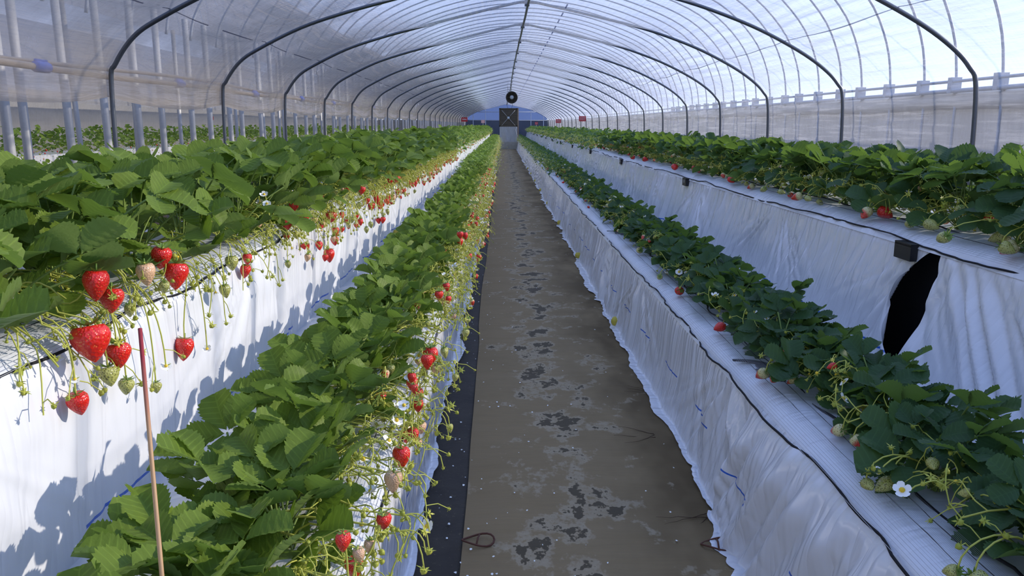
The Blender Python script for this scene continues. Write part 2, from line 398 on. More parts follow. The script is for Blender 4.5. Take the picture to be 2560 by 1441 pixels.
def tube_vf(pts, r, n=6, cap=True):
    pts = [Vector(p) for p in pts]; k = len(pts)
    rs = r if isinstance(r, (list, tuple)) else [r] * k
    v = []; f = []
    T = [(pts[min(i + 1, k - 1)] - pts[max(i - 1, 0)]).normalized() for i in range(k)]
    up = Vector((0, 0, 1)) if abs(T[0].z) < .9 else Vector((1, 0, 0))
    a = T[0].cross(up).normalized()
    for i in range(k):
        a = (a - T[i] * a.dot(T[i]))
        a = a.normalized() if a.length > 1e-6 else T[i].orthogonal().normalized()
        b = T[i].cross(a)
        for j in range(n):
            an = 2 * PI * j / n
            v.append(pts[i] + (a * math.cos(an) + b * math.sin(an)) * rs[i])
    for i in range(k - 1):
        for j in range(n):
            j2 = (j + 1) % n
            f.append((i * n + j, i * n + j2, (i + 1) * n + j2, (i + 1) * n + j))
    if cap:
        f.append(tuple(range(n - 1, -1, -1))); f.append(tuple((k - 1) * n + j for j in range(n)))
    return v, f
def lathe_vf(prof, n=16, axis='z'):
    v = []; f = []
    for r, z in prof:
        for j in range(n):
            a = 2 * PI * j / n
            p = (r * math.cos(a), r * math.sin(a), z)
            v.append(p if axis == 'z' else (p[0], p[2], p[1]))
    k = len(prof)
    for i in range(k - 1):
        for j in range(n):
            j2 = (j + 1) % n
            q = (i * n + j, i * n + j2, (i + 1) * n + j2, (i + 1) * n + j)
            f.append(q if axis == 'z' else q[::-1])
    return v, f
def grid_faces(nu, nv, flip=False):
    i, j = np.meshgrid(np.arange(nu - 1), np.arange(nv - 1), indexing='ij')
    a = i * nv + j; b = a + 1; c = a + nv + 1; d = a + nv
    q = np.stack([a, d, c, b] if not flip else [a, b, c, d], -1).reshape(-1, 4)
    return q
def vnoise(x, seed):
    """smooth 1-D value noise, vectorised"""
    x = np.asarray(x, dtype=float)
    i = np.floor(x).astype(np.int64); t = x - i; t = t * t * (3 - 2 * t)
    def h(k):
        k = (k * 374761393 + seed * 668265263) & 0x7fffffff
        k = ((k ^ (k >> 13)) * 1274126177) & 0x7fffffff
        return ((k ^ (k >> 16)) & 0xffff) / 65535.0
    return h(i) * (1 - t) + h(i + 1) * t
def vnoise2(x, y, seed):
    x = np.asarray(x, dtype=float); y = np.asarray(y, dtype=float)
    iy = np.floor(y).astype(np.int64); t = y - iy; t = t * t * (3 - 2 * t)
    i = np.floor(x).astype(np.int64); u = x - i; u = u * u * (3 - 2 * u)
    def h(a, b):
        k = (a * 374761393 + b * 1103515245 + seed * 668265263) & 0x7fffffff
        k = ((k ^ (k >> 13)) * 1274126177) & 0x7fffffff
        return ((k ^ (k >> 16)) & 0xffff) / 65535.0
    return (h(i, iy) * (1 - u) + h(i + 1, iy) * u) * (1 - t) + (h(i, iy + 1) * (1 - u) + h(i + 1, iy + 1) * u) * t
def yspan(y0, y1, a=.0085, b=.03, c=.09):
    ys = [y0]
    while ys[-1] < y1:
        y = ys[-1]; ys.append(y + (a if y < 6 else b if y < 14 else c))
    ys[-1] = y1
    return np.array(ys)
ORD = ['nearest', 'second', 'third', 'fourth', 'fifth', 'sixth', 'seventh', 'eighth', 'ninth', 'tenth', 'eleventh', 'twelfth']
S = 1.8; Y_HOOP0 = 4.59; Y_END = Y_HOOP0 + 24 * S; Y_BED0, Y_BED1 = -.5, 46.6

# ------------------------------------------------------------------ setting: ground, path
g = ob('floor', mk_mesh('floor', [(-60, -20, 0), (60, -20, 0), (60, 140, 0), (-60, 140, 0)], [(0, 1, 2, 3)], 'soil', smooth=False))
tag(g, 'bare brown soil under the whole greenhouse', kind='structure')
def sheet(name, xl, xr, z, mat, label, y0=-1.0, y1=38.6, amp=.006, seed=3, nx=10):
    ys = yspan(y0, y1, .03, .06, .2); us = np.linspace(0, 1, nx)
    Yg, U = np.meshgrid(ys, us, indexing='ij')
    XL = xl(Yg); XR = xr(Yg); X = XL + (XR - XL) * U
    Z = z + amp * (vnoise2(X * 9, Yg * 5, seed) - .3) * np.minimum(1, np.minimum(U, 1 - U) * 9) + .0
    v = np.stack([X, Yg, Z], -1).reshape(-1, 3)
    o = ob(name, mk_mesh(name, v, grid_faces(len(ys), nx), mat))
    return tag(o, label, kind='structure')
sheet('trim_1', lambda y: -.36 + 0 * y, lambda y: -.06 + 0 * y, .004, 'strip', 'black ground sheet strip between path fabric and white bed skirt', amp=.004)
sheet('path', lambda y: -.115 - .035 * np.clip((y - 2.5) / 3, 0, 1) + .02 * np.clip((y - 12) / 20, 0, 1) + .012 * (vnoise(y * 2.2, 8) - .5),
      lambda y: .72 + 0 * y, .012, 'path', 'worn grey woven fabric path with dark damp stains', amp=.014, seed=5, nx=14)

# ------------------------------------------------------------------ setting: the film tunnel
PROF = [(-2.19, 0), (-2.18, .7), (-2.17, 1.36), (-2.135, 1.48), (-2.02, 1.625), (-1.86, 1.725), (-1.54, 1.875), (-1.2, 1.985), (-.8, 2.09), (-.4, 2.19), (0, 2.285), (.235, 2.325),
        (.47, 2.285), (.9, 2.19), (1.34, 2.085), (1.66, 1.985), (1.97, 1.865), (2.28, 1.71), (2.48, 1.58), (2.6, 1.465), (2.65, 1.35), (2.67, .9), (2.68, 0)]
def catmull(P, per=6):
    out = []
    P = [np.array(p, float) for p in P]
    for i in range(len(P) - 1):
        p0 = P[max(i - 1, 0)]; p1 = P[i]; p2 = P[i + 1]; p3 = P[min(i + 2, len(P) - 1)]
        for k in range(per):
            t = k / per
            out.append(.5 * (2 * p1 + (p2 - p0) * t + (2 * p0 - 5 * p1 + 4 * p2 - p3) * t * t + (3 * p1 - p0 - 3 * p2 + p3) * t ** 3))
    out.append(P[-1]); return np.array(out)
CP = catmull(PROF, 8)
SL = np.concatenate([[0], np.cumsum(np.linalg.norm(np.diff(CP, axis=0), axis=1))])
def prof_at(s): return np.stack([np.interp(s, SL, CP[:, 0]), np.interp(s, SL, CP[:, 1])], -1)
def prof_norm(s):
    a = prof_at(s + .02); b = prof_at(s - .02); d = a - b
    d /= np.linalg.norm(d, axis=1)[:, None] + 1e-9
    return np.stack([-d[:, 1], d[:, 0]], -1)
s_left_hem = float(np.interp(1.30, CP[:40, 1], SL[:40]))
s_ridge = float(SL[np.argmax(CP[:, 1])])
s_r0 = s_ridge + 1.2
M['film'] = tunnel_mat('clear_tunnel_film', .065, (.94, .95, 1.0), .055, (.72, .73, .80), s_left_hem, s_r0, s_ridge - .9,
    [(s_ridge + .37, .007, .55, .5, (.05, .12, .55)), (s_ridge - 2.13, .004, .9, .72, (.10, .11, .22)), (s_ridge + 2.02, .004, 1.0, 1.0, (.25, .28, .42))])
ss = np.concatenate([np.arange(s_left_hem, s_left_hem + 1.2, .03), np.arange(s_left_hem + 1.2, s_r0, .07), np.arange(s_r0, SL[-1] - .9, .016), np.linspace(SL[-1] - .9, SL[-1] - .01, 16)])
ys = []
y = Y_HOOP0 - 5 * S
while y < Y_END - .01:
    nsub = 20 if y < 14 else 12
    ys += [y + S * k / nsub for k in range(nsub)]; y += S
ys.append(Y_END); ys = np.array(ys)
PB = prof_at(ss); NB = prof_norm(ss)
Yg, Sg = np.meshgrid(ys, ss, indexing='ij')
tt = ((Yg - Y_HOOP0) / S) % 1.0
cat = 4 * tt * (1 - tt)                                  # 0 at a hoop, 1 midway
dist_r = np.abs(Sg - s_ridge)
base = np.where(dist_r < 1.15, -.022, .022)
base = -.022 + .044 * np.clip((dist_r - .9) / .5, 0, 1)
rightz = np.clip((Sg - s_r0) / .5, 0, 1)
leftz = np.clip((s_left_hem + 1.3 - Sg) / .7, 0, 1)
bay = np.floor((Yg - Y_HOOP0) / S)
ph = (Sg - s_r0) + .10 * cat + .05 * vnoise2(Yg * .7, Sg * 1.3, 5)
wrk = (vnoise(ph * 24, 11) - .5) * .9 + (vnoise(ph * 47 + bay * 3.1, 12) - .5) * .45
lowz = np.clip((Sg - (SL[-1] - 1.5)) / .6, 0, 1)
fan = (vnoise((tt - .5) * 26 + bay * 7.3, 13) - .5) * (1 - .6 * cat)
off = base - .03 * cat * np.clip((dist_r - .2) / 1, 0, 1) * (1 - lowz * .5)
off += .020 * wrk * rightz * (.25 + .75 * cat) * (1 - .6 * lowz)
off += .030 * fan * lowz
pl = (Sg - s_left_hem) + .09 * cat + .03 * vnoise2(Yg * .9, Sg, 6)
off += .022 * leftz * cat * ((vnoise(pl * 22, 14) - .5) + .4 * (vnoise(pl * 45, 15) - .5))
off += .010 * (vnoise2(Yg * 2.3, Sg * .8, 7) - .5)
drop = leftz * np.clip((s_left_hem + .25 - Sg) / .25, 0, 1)   # left hem hangs in swags between hoops
X = PB[None, :, 0] + NB[None, :, 0] * off
Z = PB[None, :, 1] + NB[None, :, 1] * off - drop * .05 * cat
V = np.stack([X, Yg, Z], -1).reshape(-1, 3)
UVf = np.stack([Yg, Sg], -1).reshape(-1, 2)
film_me = mk_mesh('ceiling', V, grid_faces(len(ys), len(ss)), 'film', uv=UVf)
tag(ob('ceiling', film_me), 'clear wrinkled plastic film stretched over the tunnel hoops', kind='structure')
# the neighbouring bay has the same tunnel, turned round, further left
nb_ss = ss[::3]; nb_ys = np.arange(-6, 60, .9)
Yn, Sn = np.meshgrid(nb_ys, nb_ss, indexing='ij')
Pn = prof_at(nb_ss)
Vn = np.stack([-5.25 - Pn[None, :, 0] + 0 * Yn + .03 * (vnoise2(Yn * 1.1, Sn * 3, 9) - .5), Yn, Pn[None, :, 1] + 0 * Yn], -1).reshape(-1, 3)
nbf = ob('wall_left', mk_mesh('wall_left', Vn, grid_faces(len(nb_ys), len(nb_ss)), 'film_far', uv=np.stack([Yn, Sn], -1).reshape(-1, 2)))
tag(nbf, 'dull grey plastic tunnel of the neighbouring greenhouse bay', kind='structure')

# the outer roof of that bay rises from the gutter behind the left posts
RO = catmull([(-2.95, 1.93), (-2.98, 2.35), (-3.2, 2.8), (-3.8, 3.25), (-4.9, 3.6), (-6.0, 3.65), (-7.2, 3.3), (-8.0, 2.7), (-8.4, 1.9), (-8.45, 0)], 5)
RS = np.concatenate([[0], np.cumsum(np.linalg.norm(np.diff(RO, axis=0), axis=1))])
Yr, Sr = np.meshgrid(np.arange(-6, 60, .45), RS, indexing='ij')
Wv = .05 * (vnoise2(Yr * 1.3, Sr * 2.2, 19) - .5)
Vr = np.stack([RO[None, :, 0] + Wv, Yr, RO[None, :, 1] + Wv * .8], -1).reshape(-1, 3)
tag(ob('roof', mk_mesh('roof', Vr, grid_faces(Yr.shape[0], Yr.shape[1], True), 'film_roof', uv=np.stack([Yr, Sr], -1).reshape(-1, 2))), 'greyish brown plastic roof of the neighbouring bay', kind='structure')

# hoops
hv, hf = tube_vf([(p[0], 0, p[1]) for p in catmull(PROF, 5)], .0135, 8)
hoop_me = mk_mesh('tunnel_hoop', hv, hf, 'steel')
clampv, clampf = box_vf(.212, .258, -.022, .022, 2.283, 2.345)
clamp_me = mk_mesh('ridge_clamp', clampv, clampf, 'steel', smooth=False)
for k in range(-3, 25):
    y = Y_HOOP0 + k * S
    if k < 0: lab = 'dark steel tunnel hoop arching overhead behind the picture edge'; grp = 'tunnel hoops overhead out of view'
    elif k < 9: lab = '%s dark bent steel hoop of the plastic tunnel, counted from the front' % (ORD[k] if k else 'nearest'); grp = 'steel tunnel hoops'
    else: lab = 'dark steel hoop far down the tunnel among its close-set fellows'; grp = 'far steel tunnel hoops'
    if k == -3: continue
    o = ob('tunnel_hoop', hoop_me, None, (0, y, 0)); tag(o, lab, 'hoop', grp)
    ob('ridge_clamp', clamp_me, o)
# ridge pipe, with the slight wander it has in the photograph
rp = [(.235 + .02 * math.sin(y * .21 + 1), y, 2.298 - .012 * math.sin((y - Y_HOOP0) / S * PI) ** 2) for y in np.arange(-3, Y_END + .01, .6)]
rv, rf = tube_vf(rp, .0125, 8)
tag(ob('ridge_pipe', mk_mesh('ridge_pipe', rv, rf, 'steel')), 'long dark pipe running under the crown of the tunnel', 'pipe')

# end wall
ew = MB()
xs_e = np.linspace(-2.17, 2.67, 40)
top = np.interp(xs_e, CP[:, 0][np.argsort(CP[:, 0])], CP[:, 1][np.argsort(CP[:, 0])])
rows = 14
Ve = np.array([[(x, Y_END + .03 + .02 * math.sin(x * 9 + r), zt * r / (rows - 1)) for r in range(rows)] for x, zt in zip(xs_e, top)]).reshape(-1, 3)
e = ob('wall_far', mk_mesh('wall_far', Ve, grid_faces(40, rows), 'film_end', uv=Ve[:, [0, 2]]))
tag(e, 'shade-tinted plastic end wall closing the tunnel', kind='structure')
for x in (-1.76, -1.03, 1.62, 2.36):
    v, f = tube_vf([(x, Y_END, 0), (x, Y_END, float(np.interp(x, xs_e, top)) - .02)], .024, 6); ob('stud', mk_mesh('stud', v, f, 'outer_steel'), e)
for z in (1.40, 1.88):
    x0 = -2.0 if z < 1.5 else -1.45; x1 = 2.6 if z < 1.5 else 1.9
    v, f = tube_vf([(x0, Y_END + .0, z), (x1, Y_END + .0, z)], .02, 6); ob('rail', mk_mesh('rail', v, f, 'outer_steel'), e)
bw = ob('trim_2', mk_mesh('trim_2', *box_vf(-60, 60, 52, 52.2, 0, 1.45), 'concrete', smooth=False))
tag(bw, 'low grey block wall beyond the end of the tunnel', kind='structure')

# right side: the outer greenhouse wall
def curtain(name, x, z0, z1, mat, label, seed):
    ys2 = np.arange(-4, 52, .12); vs2 = np.linspace(0, 1, 12)
    A, B = np.meshgrid(ys2, vs2, indexing='ij')
    Xc = x + .03 * (vnoise2(A * 1.7 + B * .6, B * 2, seed) - .5)
    Vc = np.stack([Xc, A, z0 + (z1 - z0) * B + .012 * B * (vnoise(A * .8, seed + 1) - .5)], -1).reshape(-1, 3)
    return tag(ob(name, mk_mesh(name, Vc, grid_faces(len(ys2), 12), mat, uv=np.stack([A, B * (z1 - z0)], -1).reshape(-1, 2))), label, kind='structure')
M['curtain'] = film_white('grey_side_curtain', (.40, .39, .37), None, .5, .4)
curtain('wall_right', 4.02, 0, 1.32, 'curtain', 'grey plastic side curtain of the outer greenhouse', 21)
curtain('wall_back_left', -8.2, 0, 1.75, 'curtain', 'grey plastic side wall at the far side of the neighbouring bay', 25)
v, f = tube_vf([(3.98 + .008 * math.sin(y * 3.1), y, 1.355 + .008 * math.sin(y * 1.9)) for y in np.arange(-4, 52, .25)], .085, 10)
tag(ob('curtain_roll', mk_mesh('curtain_roll', v, f, 'beige')), 'beige rolled-up side curtain outside the right film wall', 'curtain')
for z, nm in ((1.435, 'lower'), (1.515, 'upper')):
    v, f = tube_vf([(3.88, -4, z), (3.88, 52, z)], .013 if nm == 'upper' else .018, 8)
    tag(ob('wall_rail', mk_mesh('wall_rail', v, f, 'outer_steel')), '%s of two grey pipes running along outside the right film wall' % nm, 'pipe')
OUT = [(3.93, 0), (3.93, 1.0), (3.92, 1.5), (3.84, 1.95), (3.6, 2.4), (3.1, 2.85), (2.3, 3.2), (1.4, 3.45), (.4, 3.55), (-.6, 3.45), (-1.6, 3.15), (-2.3, 2.75), (-2.75, 2.2), (-2.85, 1.9)]
v, f = tube_vf([(p[0], 0, p[1]) for p in catmull(OUT, 4)], .012, 6)
out_me = mk_mesh('outer_hoop', v, f, 'outer_steel')
cl_me = mk_mesh('pipe_clamp', *box_vf(3.86, 3.95, -.03, .03, 1.42, 1.55), 'outer_steel', smooth=False)
for k in range(58):
    y = .85 + k * .62 + .05 * math.sin(k * 2.1)
    o = ob('outer_hoop', out_me, None, (0, y, 0))
    tag(o, 'grey greenhouse hoop showing dimly behind the plastic film', 'hoop', 'outer greenhouse hoops')
    if k < 30: ob('pipe_clamp', cl_me, o)

# left side: roll bar, clips, posts between the bays
v, f = tube_vf([(-2.265 + .010 * math.sin(y * 1.7), y, 1.425 + .006 * math.sin(y * 2.3)) for y in np.arange(-3, Y_END, .2)], .017, 8)
tag(ob('roll_bar', mk_mesh('roll_bar', v, f, 'tan')), 'tan roll-up bar along the lifted left film edge', 'pipe')
v, f = tube_vf([(-2.29 + .016 * math.sin(y * 1.1 + 1), y, 1.465 + .014 * math.sin(y * 1.3)) for y in np.arange(-3, Y_END, .2)], .012, 8)
tag(ob('roll_rod', mk_mesh('roll_rod', v, f, 'tan')), 'thinner tan rod lying just above the left roll-up bar', 'pipe')
cb = MB(); vv, ff = lathe_vf([(.0, -.055), (.026, -.055), (.028, -.04), (.028, .04), (.026, .055), (0, .055)], 10, 'y'); cb.add(vv, ff)
vv, ff = box_vf(-.006, .006, -.05, .05, .02, .036); cb.add(vv, ff)
clip_me = cb.mesh('film_clip', ['blue_clip'])
for k in range(12):
    y = 4.06 + k * 1.72
    lab = ('%s blue plastic clip on the tan roll-up bar' % ORD[k]) if k < 6 else 'small far blue plastic clip on the tan roll-up bar'
    tag(ob('film_clip', clip_me, None, (-2.255 + .010 * math.sin(y * 1.7), y, 1.425 + .006 * math.sin(y * 2.3))), lab, 'clip', None if k < 6 else 'far blue clips')
def post_me(r, h):
    b = MB(); v, f = tube_vf([(0, 0, 0), (0, 0, h)], r, 10); b.add(v, f)
    return b.mesh('support_post', ['galv'])
pm_a = post_me(.024, 2.0); pm_b = post_me(.018, 2.0)
rnd = random.Random(4)
px_front = [17, 57, 97, 205, 296, 373, 427, 500, 544, 595, 622, 669, 699, 726, 753, 776, 796]
pi = 0
for i, px in enumerate(px_front):
    p = at_z(px, 312.5, CAM_H - .0005) if False else None
    yy = 2.62 * F_PX / (1258 - px)
    o = ob('support_post', pm_a, None, (-2.62, yy * 1.0, 0), (0, rnd.uniform(-.012, .004), 0))
    tag(o, '%s galvanised post of the front left row, counted from the picture edge' % ORD[i] if i < 8 else 'galvanised post in the middle stretch of the front left row', 'post', 'front left posts' if i < 8 else 'middle left posts')
yy = 2.62 * F_PX / (1258 - 796) + .62
while yy < 46:
    tag(ob('support_post', pm_a, None, (-2.62 + rnd.uniform(-.02, .02), yy, 0)), 'galvanised post in the far dense stretch of the front left row', 'post', 'far left posts')
    yy += .62
yy = 3.9
while yy < 34:
    tag(ob('support_post', pm_b, None, (-3.02 + rnd.uniform(-.05, .05), yy + rnd.uniform(-.12, .12), 0), (0, rnd.uniform(-.03, .02), 0)), 'slim grey post in the row behind the front left posts', 'post', 'rear left posts')
    yy += .92

# ------------------------------------------------------------------ the beds
BEDS = {
    'UL': dict(side=1, xt=-.775, zt=.775, xh=-.795, zh=.365, xb=-1.36, cx=-.965, mat='skirt_ul', label='upper left strawberry bed behind the sunlit white plastic sheet', d=.0),
    'LL': dict(side=1, xt=-.262, zt=.40, xh=-.268, zh=0, xb=-.80, cx=-.43, mat='skirt_ll', label='lower left strawberry bed bordering the path, berries spilling over', d=0),
    'LR': dict(side=-1, xt=.712, zt=.40, xh=.655, zh=0, xb=1.25, cx=.925, mat='skirt_lr', label='lower right strawberry bed in shade beside the path', d=0),
    'UR': dict(side=-1, xt=1.365, zt=.775, xh=1.265, zh=.365, xb=1.95, cx=1.63, mat='skirt_ur', label='upper right strawberry bed with black brackets along its white sheet', d=0)}
def skirt(name, parent, B, y0, y1, seed, front=0.0, edge0=None, edge1=None, amp=1.0):
    side = B['side']
    ys_ = yspan(y0, y1); nv = 40
    vv_ = np.linspace(0, 1, nv)
    A, Vv = np.meshgrid(ys_, vv_, indexing='ij')
    slant = (vnoise(A * .55, seed) - .5) * .95
    p = A + slant * Vv
    am = .35 + 1.1 * vnoise(A * 1.3 + Vv * .3, seed + 1) ** 1.5
    ridge = lambda x, sd: np.abs(vnoise(x, sd) - .5) * 2
    d = .024 * am * (ridge(p * 6.0, seed + 2) - .35) + .026 * am * (ridge(p * 13, seed + 3) - .35) + .006 * am * (np.abs(vnoise(p * 30, seed + 4) - .5) * 2 - .35)
    d += .018 * (vnoise2(A * .9, Vv * 1.4, seed + 5) - .5)
    cen = np.floor(A / 1.55) * 1.55 + .775 + .5 * (vnoise(np.floor(A / 1.55) * 7.7, seed + 21) - .5)
    q = (A - cen - .25 * (vnoise(np.floor(A / 1.55) * 3.3, seed + 22) - .5) * Vv) / (.10 + .75 * Vv)
    d += .024 * (ridge(q * 9 + cen * 5, seed + 23) - .3) * np.exp(-q * q * 1.3) * np.clip(Vv * 4, 0, 1) * (1.15 - .6 * Vv)
    env = .12 + .88 * np.clip(Vv / .35, 0, 1)
    d = d * env * amp + front * np.clip(Vv * 3 + .2, 0, 1)
    # sag between brackets, tucked in above the hem
    Xs = B['xt'] + (B['xh'] - B['xt']) * Vv ** 1.3
    H_ = B['zt'] - B['zh']
    lip = .012 * np.sin(np.clip(Vv / .1, 0, 1) * PI / 2)
    Z_ = B['zt'] - .004 - (H_ - (.024 if B['zh'] == 0 else .004)) * Vv
    YY = A.copy()
    if edge0 is not None: YY = YY + edge0(Vv) * np.exp(-(A - y0) / .16)
    if edge1 is not None: YY = YY + edge1(Vv) * np.exp(-(y1 - A) / .16)
    hemw = .012 + .045 * vnoise(A * 3.1, seed + 7) * vnoise(A * .7, seed + 17)
    rows_x = [Xs + side * (lip + d)]; rows_y = [YY]; rows_z = [Z_]; rows_u = [Z_]
    for kq, (fr, dz) in enumerate(((.35, .006), (.7, .008), (1.0, .004))):
        ex = (Xs + side * (lip + d))[:, -1:] + side * hemw[:, -1:] * fr * 1.0
        rows_x.append(ex + side * .030 * fr * (vnoise(A[:, -1:] * 4.3, seed + 8) - .5 + .12 * vnoise(A[:, -1:] * 19, seed + 18))); rows_y.append(YY[:, -1:])
        rows_z.append(np.full_like(ex, B['zh']) + .004 * vnoise(A[:, -1:] * 16 + kq, seed + 9) + (.021 if B['zh'] == 0 else .004)); rows_u.append(np.full_like(ex, -.03 - .01 * kq))
    Xa = np.concatenate(rows_x, 1); Ya = np.concatenate(rows_y, 1); Za = np.concatenate(rows_z, 1); Ua = np.concatenate(rows_u, 1)
    Vq = np.stack([Xa, Ya, Za], -1).reshape(-1, 3)
    return ob(name, mk_mesh(name, Vq, grid_faces(len(ys_), Xa.shape[1], side > 0), B['mat'], uv=np.stack([Ya, Ua], -1).reshape(-1, 2)), parent)
def top_film(parent, B, seed):
    side = B['side']; ys_ = yspan(Y_BED0, Y_BED1, .03, .06, .15)
    wid = abs(B['xb'] - B['xt'])
    us = np.array([-.016, -.006, 0, .012, .03, .06, .1, .15, .2, .26, .32, .38, .44, .5, .56, .6])
    us = us[us <= wid]; us = np.append(us, wid)
    A, U = np.meshgrid(ys_, us, indexing='ij')
    rise = .022 * np.clip(U / .05, 0, 1) ** .6 + .002
    Zt = B['zt'] + rise + .016 * (vnoise2(A * 6, U * 14, seed) - .5) * np.clip(U / .08, 0, 1)
    Zt = Zt - .024 * np.clip(-U / .016, 0, 1) ** 1.5
    back = np.clip((U - wid + .16) / .16, 0, 1)
    Zt = Zt - back * .045 + back * .012 * (vnoise2(A * 11, U * 22, seed + 1) - .5)
    Vq = np.stack([B['xt'] - side * U, A, Zt], -1).reshape(-1, 3)
    return ob('mulch_film', mk_mesh('mulch_film', Vq, grid_faces(len(ys_), len(us), side < 0), 'topfilm', uv=np.stack([A, U], -1).reshape(-1, 2)), parent)
def strip_net(parent, B, u0, u1):
    side = B['side']; ys_ = yspan(Y_BED0, 20, .06, .1, .25)
    us = np.linspace(u0, u1, 6)
    A, U = np.meshgrid(ys_, us, indexing='ij')
    Zt = B['zt'] + .034 * np.clip((U + .012) / .05, 0, 1) ** .6 + .003 - .02 * np.clip(-U / .02, 0, 1)
    Vq = np.stack([B['xt'] - side * U + side * .014 * np.clip(1 - U / .02, 0, 1), A, Zt + .004 * vnoise(A * 3, 3)], -1).reshape(-1, 3)
    return ob('edge_netting', mk_mesh('edge_netting', Vq, grid_faces(len(ys_), 6, side < 0), 'net', uv=np.stack([A, U], -1).reshape(-1, 2)), parent)
def rope(name, parent, B, u, z, r, wav, seed, y1=46, mat='rope', n=5):
    pts = []
    y = Y_BED0
    while y < y1:
        st = .03 if y < 6 else .07 if y < 14 else .3
        k = 1 if y < 14 else .6
        pts.append((B['xt'] - B['side'] * (u + wav * k * (float(vnoise(y * 5, seed)) - .5) + wav * .8 * (float(vnoise(y * 17, seed + 2)) - .5)), y, B['zt'] + z + wav * k * 1.2 * (float(vnoise(y * 4.3, seed + 1)) - .5)))
        y += st
    v, f = tube_vf(pts, r, n); return ob(name, mk_mesh(name, v, f, mat), parent)
bed_roots = {}
for key, B in BEDS.items():
    side = B['side']
    root = thing('strawberry_bed', B['label'], 'planting bed', (0, 0, 0)); bed_roots[key] = root
    xa, xb_ = sorted((B['xt'] - side * .055, B['xb'] + side * .02))
    ob('trough', mk_mesh('trough', *box_vf(xa, xb_, Y_BED0, Y_BED1, .006, B['zt'] - .025), 'trough', smooth=False), root)
    # frame legs under the trough
    for k in range(15):
        y = 2.3 + 3.2 * k - (0 if k else 0)
        v, f = box_vf(xa + .05, xb_ - .05, y - .02, y + .02, 0, B['zt'] - .28)
        if k in (0, 1, 2, 3, 4, 5): ob('trestle', mk_mesh('trestle', v, f, 'trough', smooth=False), root)
    if key == 'UR':
        skirt('side_sheet', root, B, 2.46, Y_BED1, 31, edge0=lambda v: .19 * np.sin(np.clip(v, 0, 1) * PI) ** .8 * (1 - .35 * v) + .02 * v, amp=1.0)
        skirt('side_sheet', root, B, Y_BED0, 2.44, 37, edge1=lambda v: -.03 * np.sin(v * PI), front=.004)
    elif key == 'LR':
        skirt('side_sheet', root, B, 2.02, Y_BED1, 41, amp=1.0)
        skirt('side_sheet', root, B, Y_BED0, 2.10, 47, front=.022, edge1=lambda v: .10 * v)
    elif key == 'UL':
        skirt('side_sheet', root, B, 2.50, Y_BED1, 51, amp=.8, front=.004)
        skirt('side_sheet', root, B, Y_BED0, 2.58, 57, front=.016, amp=.55, edge1=lambda v: .04 * v)
    else:
        skirt('side_sheet', root, B, Y_BED0, Y_BED1, 61, amp=.45)
    top_film(root, B, 71)
    # back of the bed
    yb = np.array([Y_BED0, Y_BED1])
    if key in ('UL', 'UR'):
        xk = B['xb'] - side * .0
        Vb = [(xk, Y_BED0, 0), (xk, Y_BED1, 0), (xk, Y_BED1, B['zt'] - .02), (xk, Y_BED0, B['zt'] - .02)]
        ob('back_sheet', mk_mesh('back_sheet', Vb, [(0, 1, 2, 3)], 'hem', uv=[(p[1], p[2]) for p in Vb]), root)
    xa2, xb2 = sorted((B['xt'], B['xb']))
    for ye in (Y_BED1,):
        Vb = [(xa2, ye, 0), (xb2, ye, 0), (xb2, ye, B['zt']), (xa2, ye, B['zt'])]
        ob('end_sheet', mk_mesh('end_sheet', Vb, [(0, 1, 2, 3)], 'hem', uv=[(p[0], p[2]) for p in Vb]), root)
    strip_net(root, B, -.008, .10 if key != 'UR' else .085)
    rope('edge_rope', root, B, -.014, -.006, .0032, .018, 5 + len(bed_roots))
    rope('net_thread', root, B, .040, .036, .0010, .004, 9, 22, 'thread', 4)
    if key in ('LR', 'UL', 'LL'): rope('net_thread', root, B, .078, .038, .0010, .004, 12, 22, 'thread', 4)
    if key in ('LR', 'UR'): rope('drip_hose', root, B, .115 if key != 'UR' else .15, .030, .003, .02, 15, 40, 'rope', 6)
    # caps of the frame feet poking through the sheet
    vv, ff = lathe_vf([(0, -.028), (.02, -.024), (.030, -.008), (.031, .008), (.022, .024), (0, .028)], 12)
    cap_me = bpy.data.meshes.get('foot_cap') or mk_mesh('foot_cap', vv, ff, 'yellow')
    caps = {'LR': [(.648, 4.46 + 2.36 * k, .042) for k in range(9)], 'UR': [(1.245, 2.4 + 3.13 * k, .385) for k in range(1, 9)], 'UL': [(-.765, 2.51 + 3.15 * k, .392) for k in range(8)], 'LL': []}[key]
    for c in caps: ob('foot_cap', cap_me, root, c)
    # brackets
    if key == 'UR':
        bm_ = MB(); v, f = box_vf(-.012, .012, -.055, .055, -.052, .0); bm_.add(v, f, 0)
        v, f = box_vf(-.012, .03, -.055, .055, -.006, .004); bm_.add(v, f, 0)
        br_me = bpy.data.meshes.get('bracket') or bm_.mesh('bracket', ['black'], False)
        mk_ = bpy.data.meshes.get('bracket_mark') or mk_mesh('bracket_mark', *box_vf(-.0135, -.012, -.003, .003, -.03, -.008), 'white_paint', smooth=False)
        for k in range(12):
            y = 2.62 + 3.28 * k
            b_ = ob('bracket', br_me, root, (B['xt'] - .026, y, B['zt'] - .012))
            if k: ob('bracket_mark', mk_, b_)
    else:
        # flat hook brackets lying under the netting
        hb = MB()
        arc = [(.004 + .10 * math.sin(a) , .045 - .075 * (1 - math.cos(a)) + .02) for a in np.linspace(0, 1.25, 8)]
        vs_ = []; fs_ = []
        for i, (u, yy_) in enumerate(arc):
            wd = .006 + .012 * i / 7
            vs_ += [(u, yy_ - wd, .001), (u, yy_ + wd, .001), (u, yy_ - wd, .005), (u, yy_ + wd, .005)]
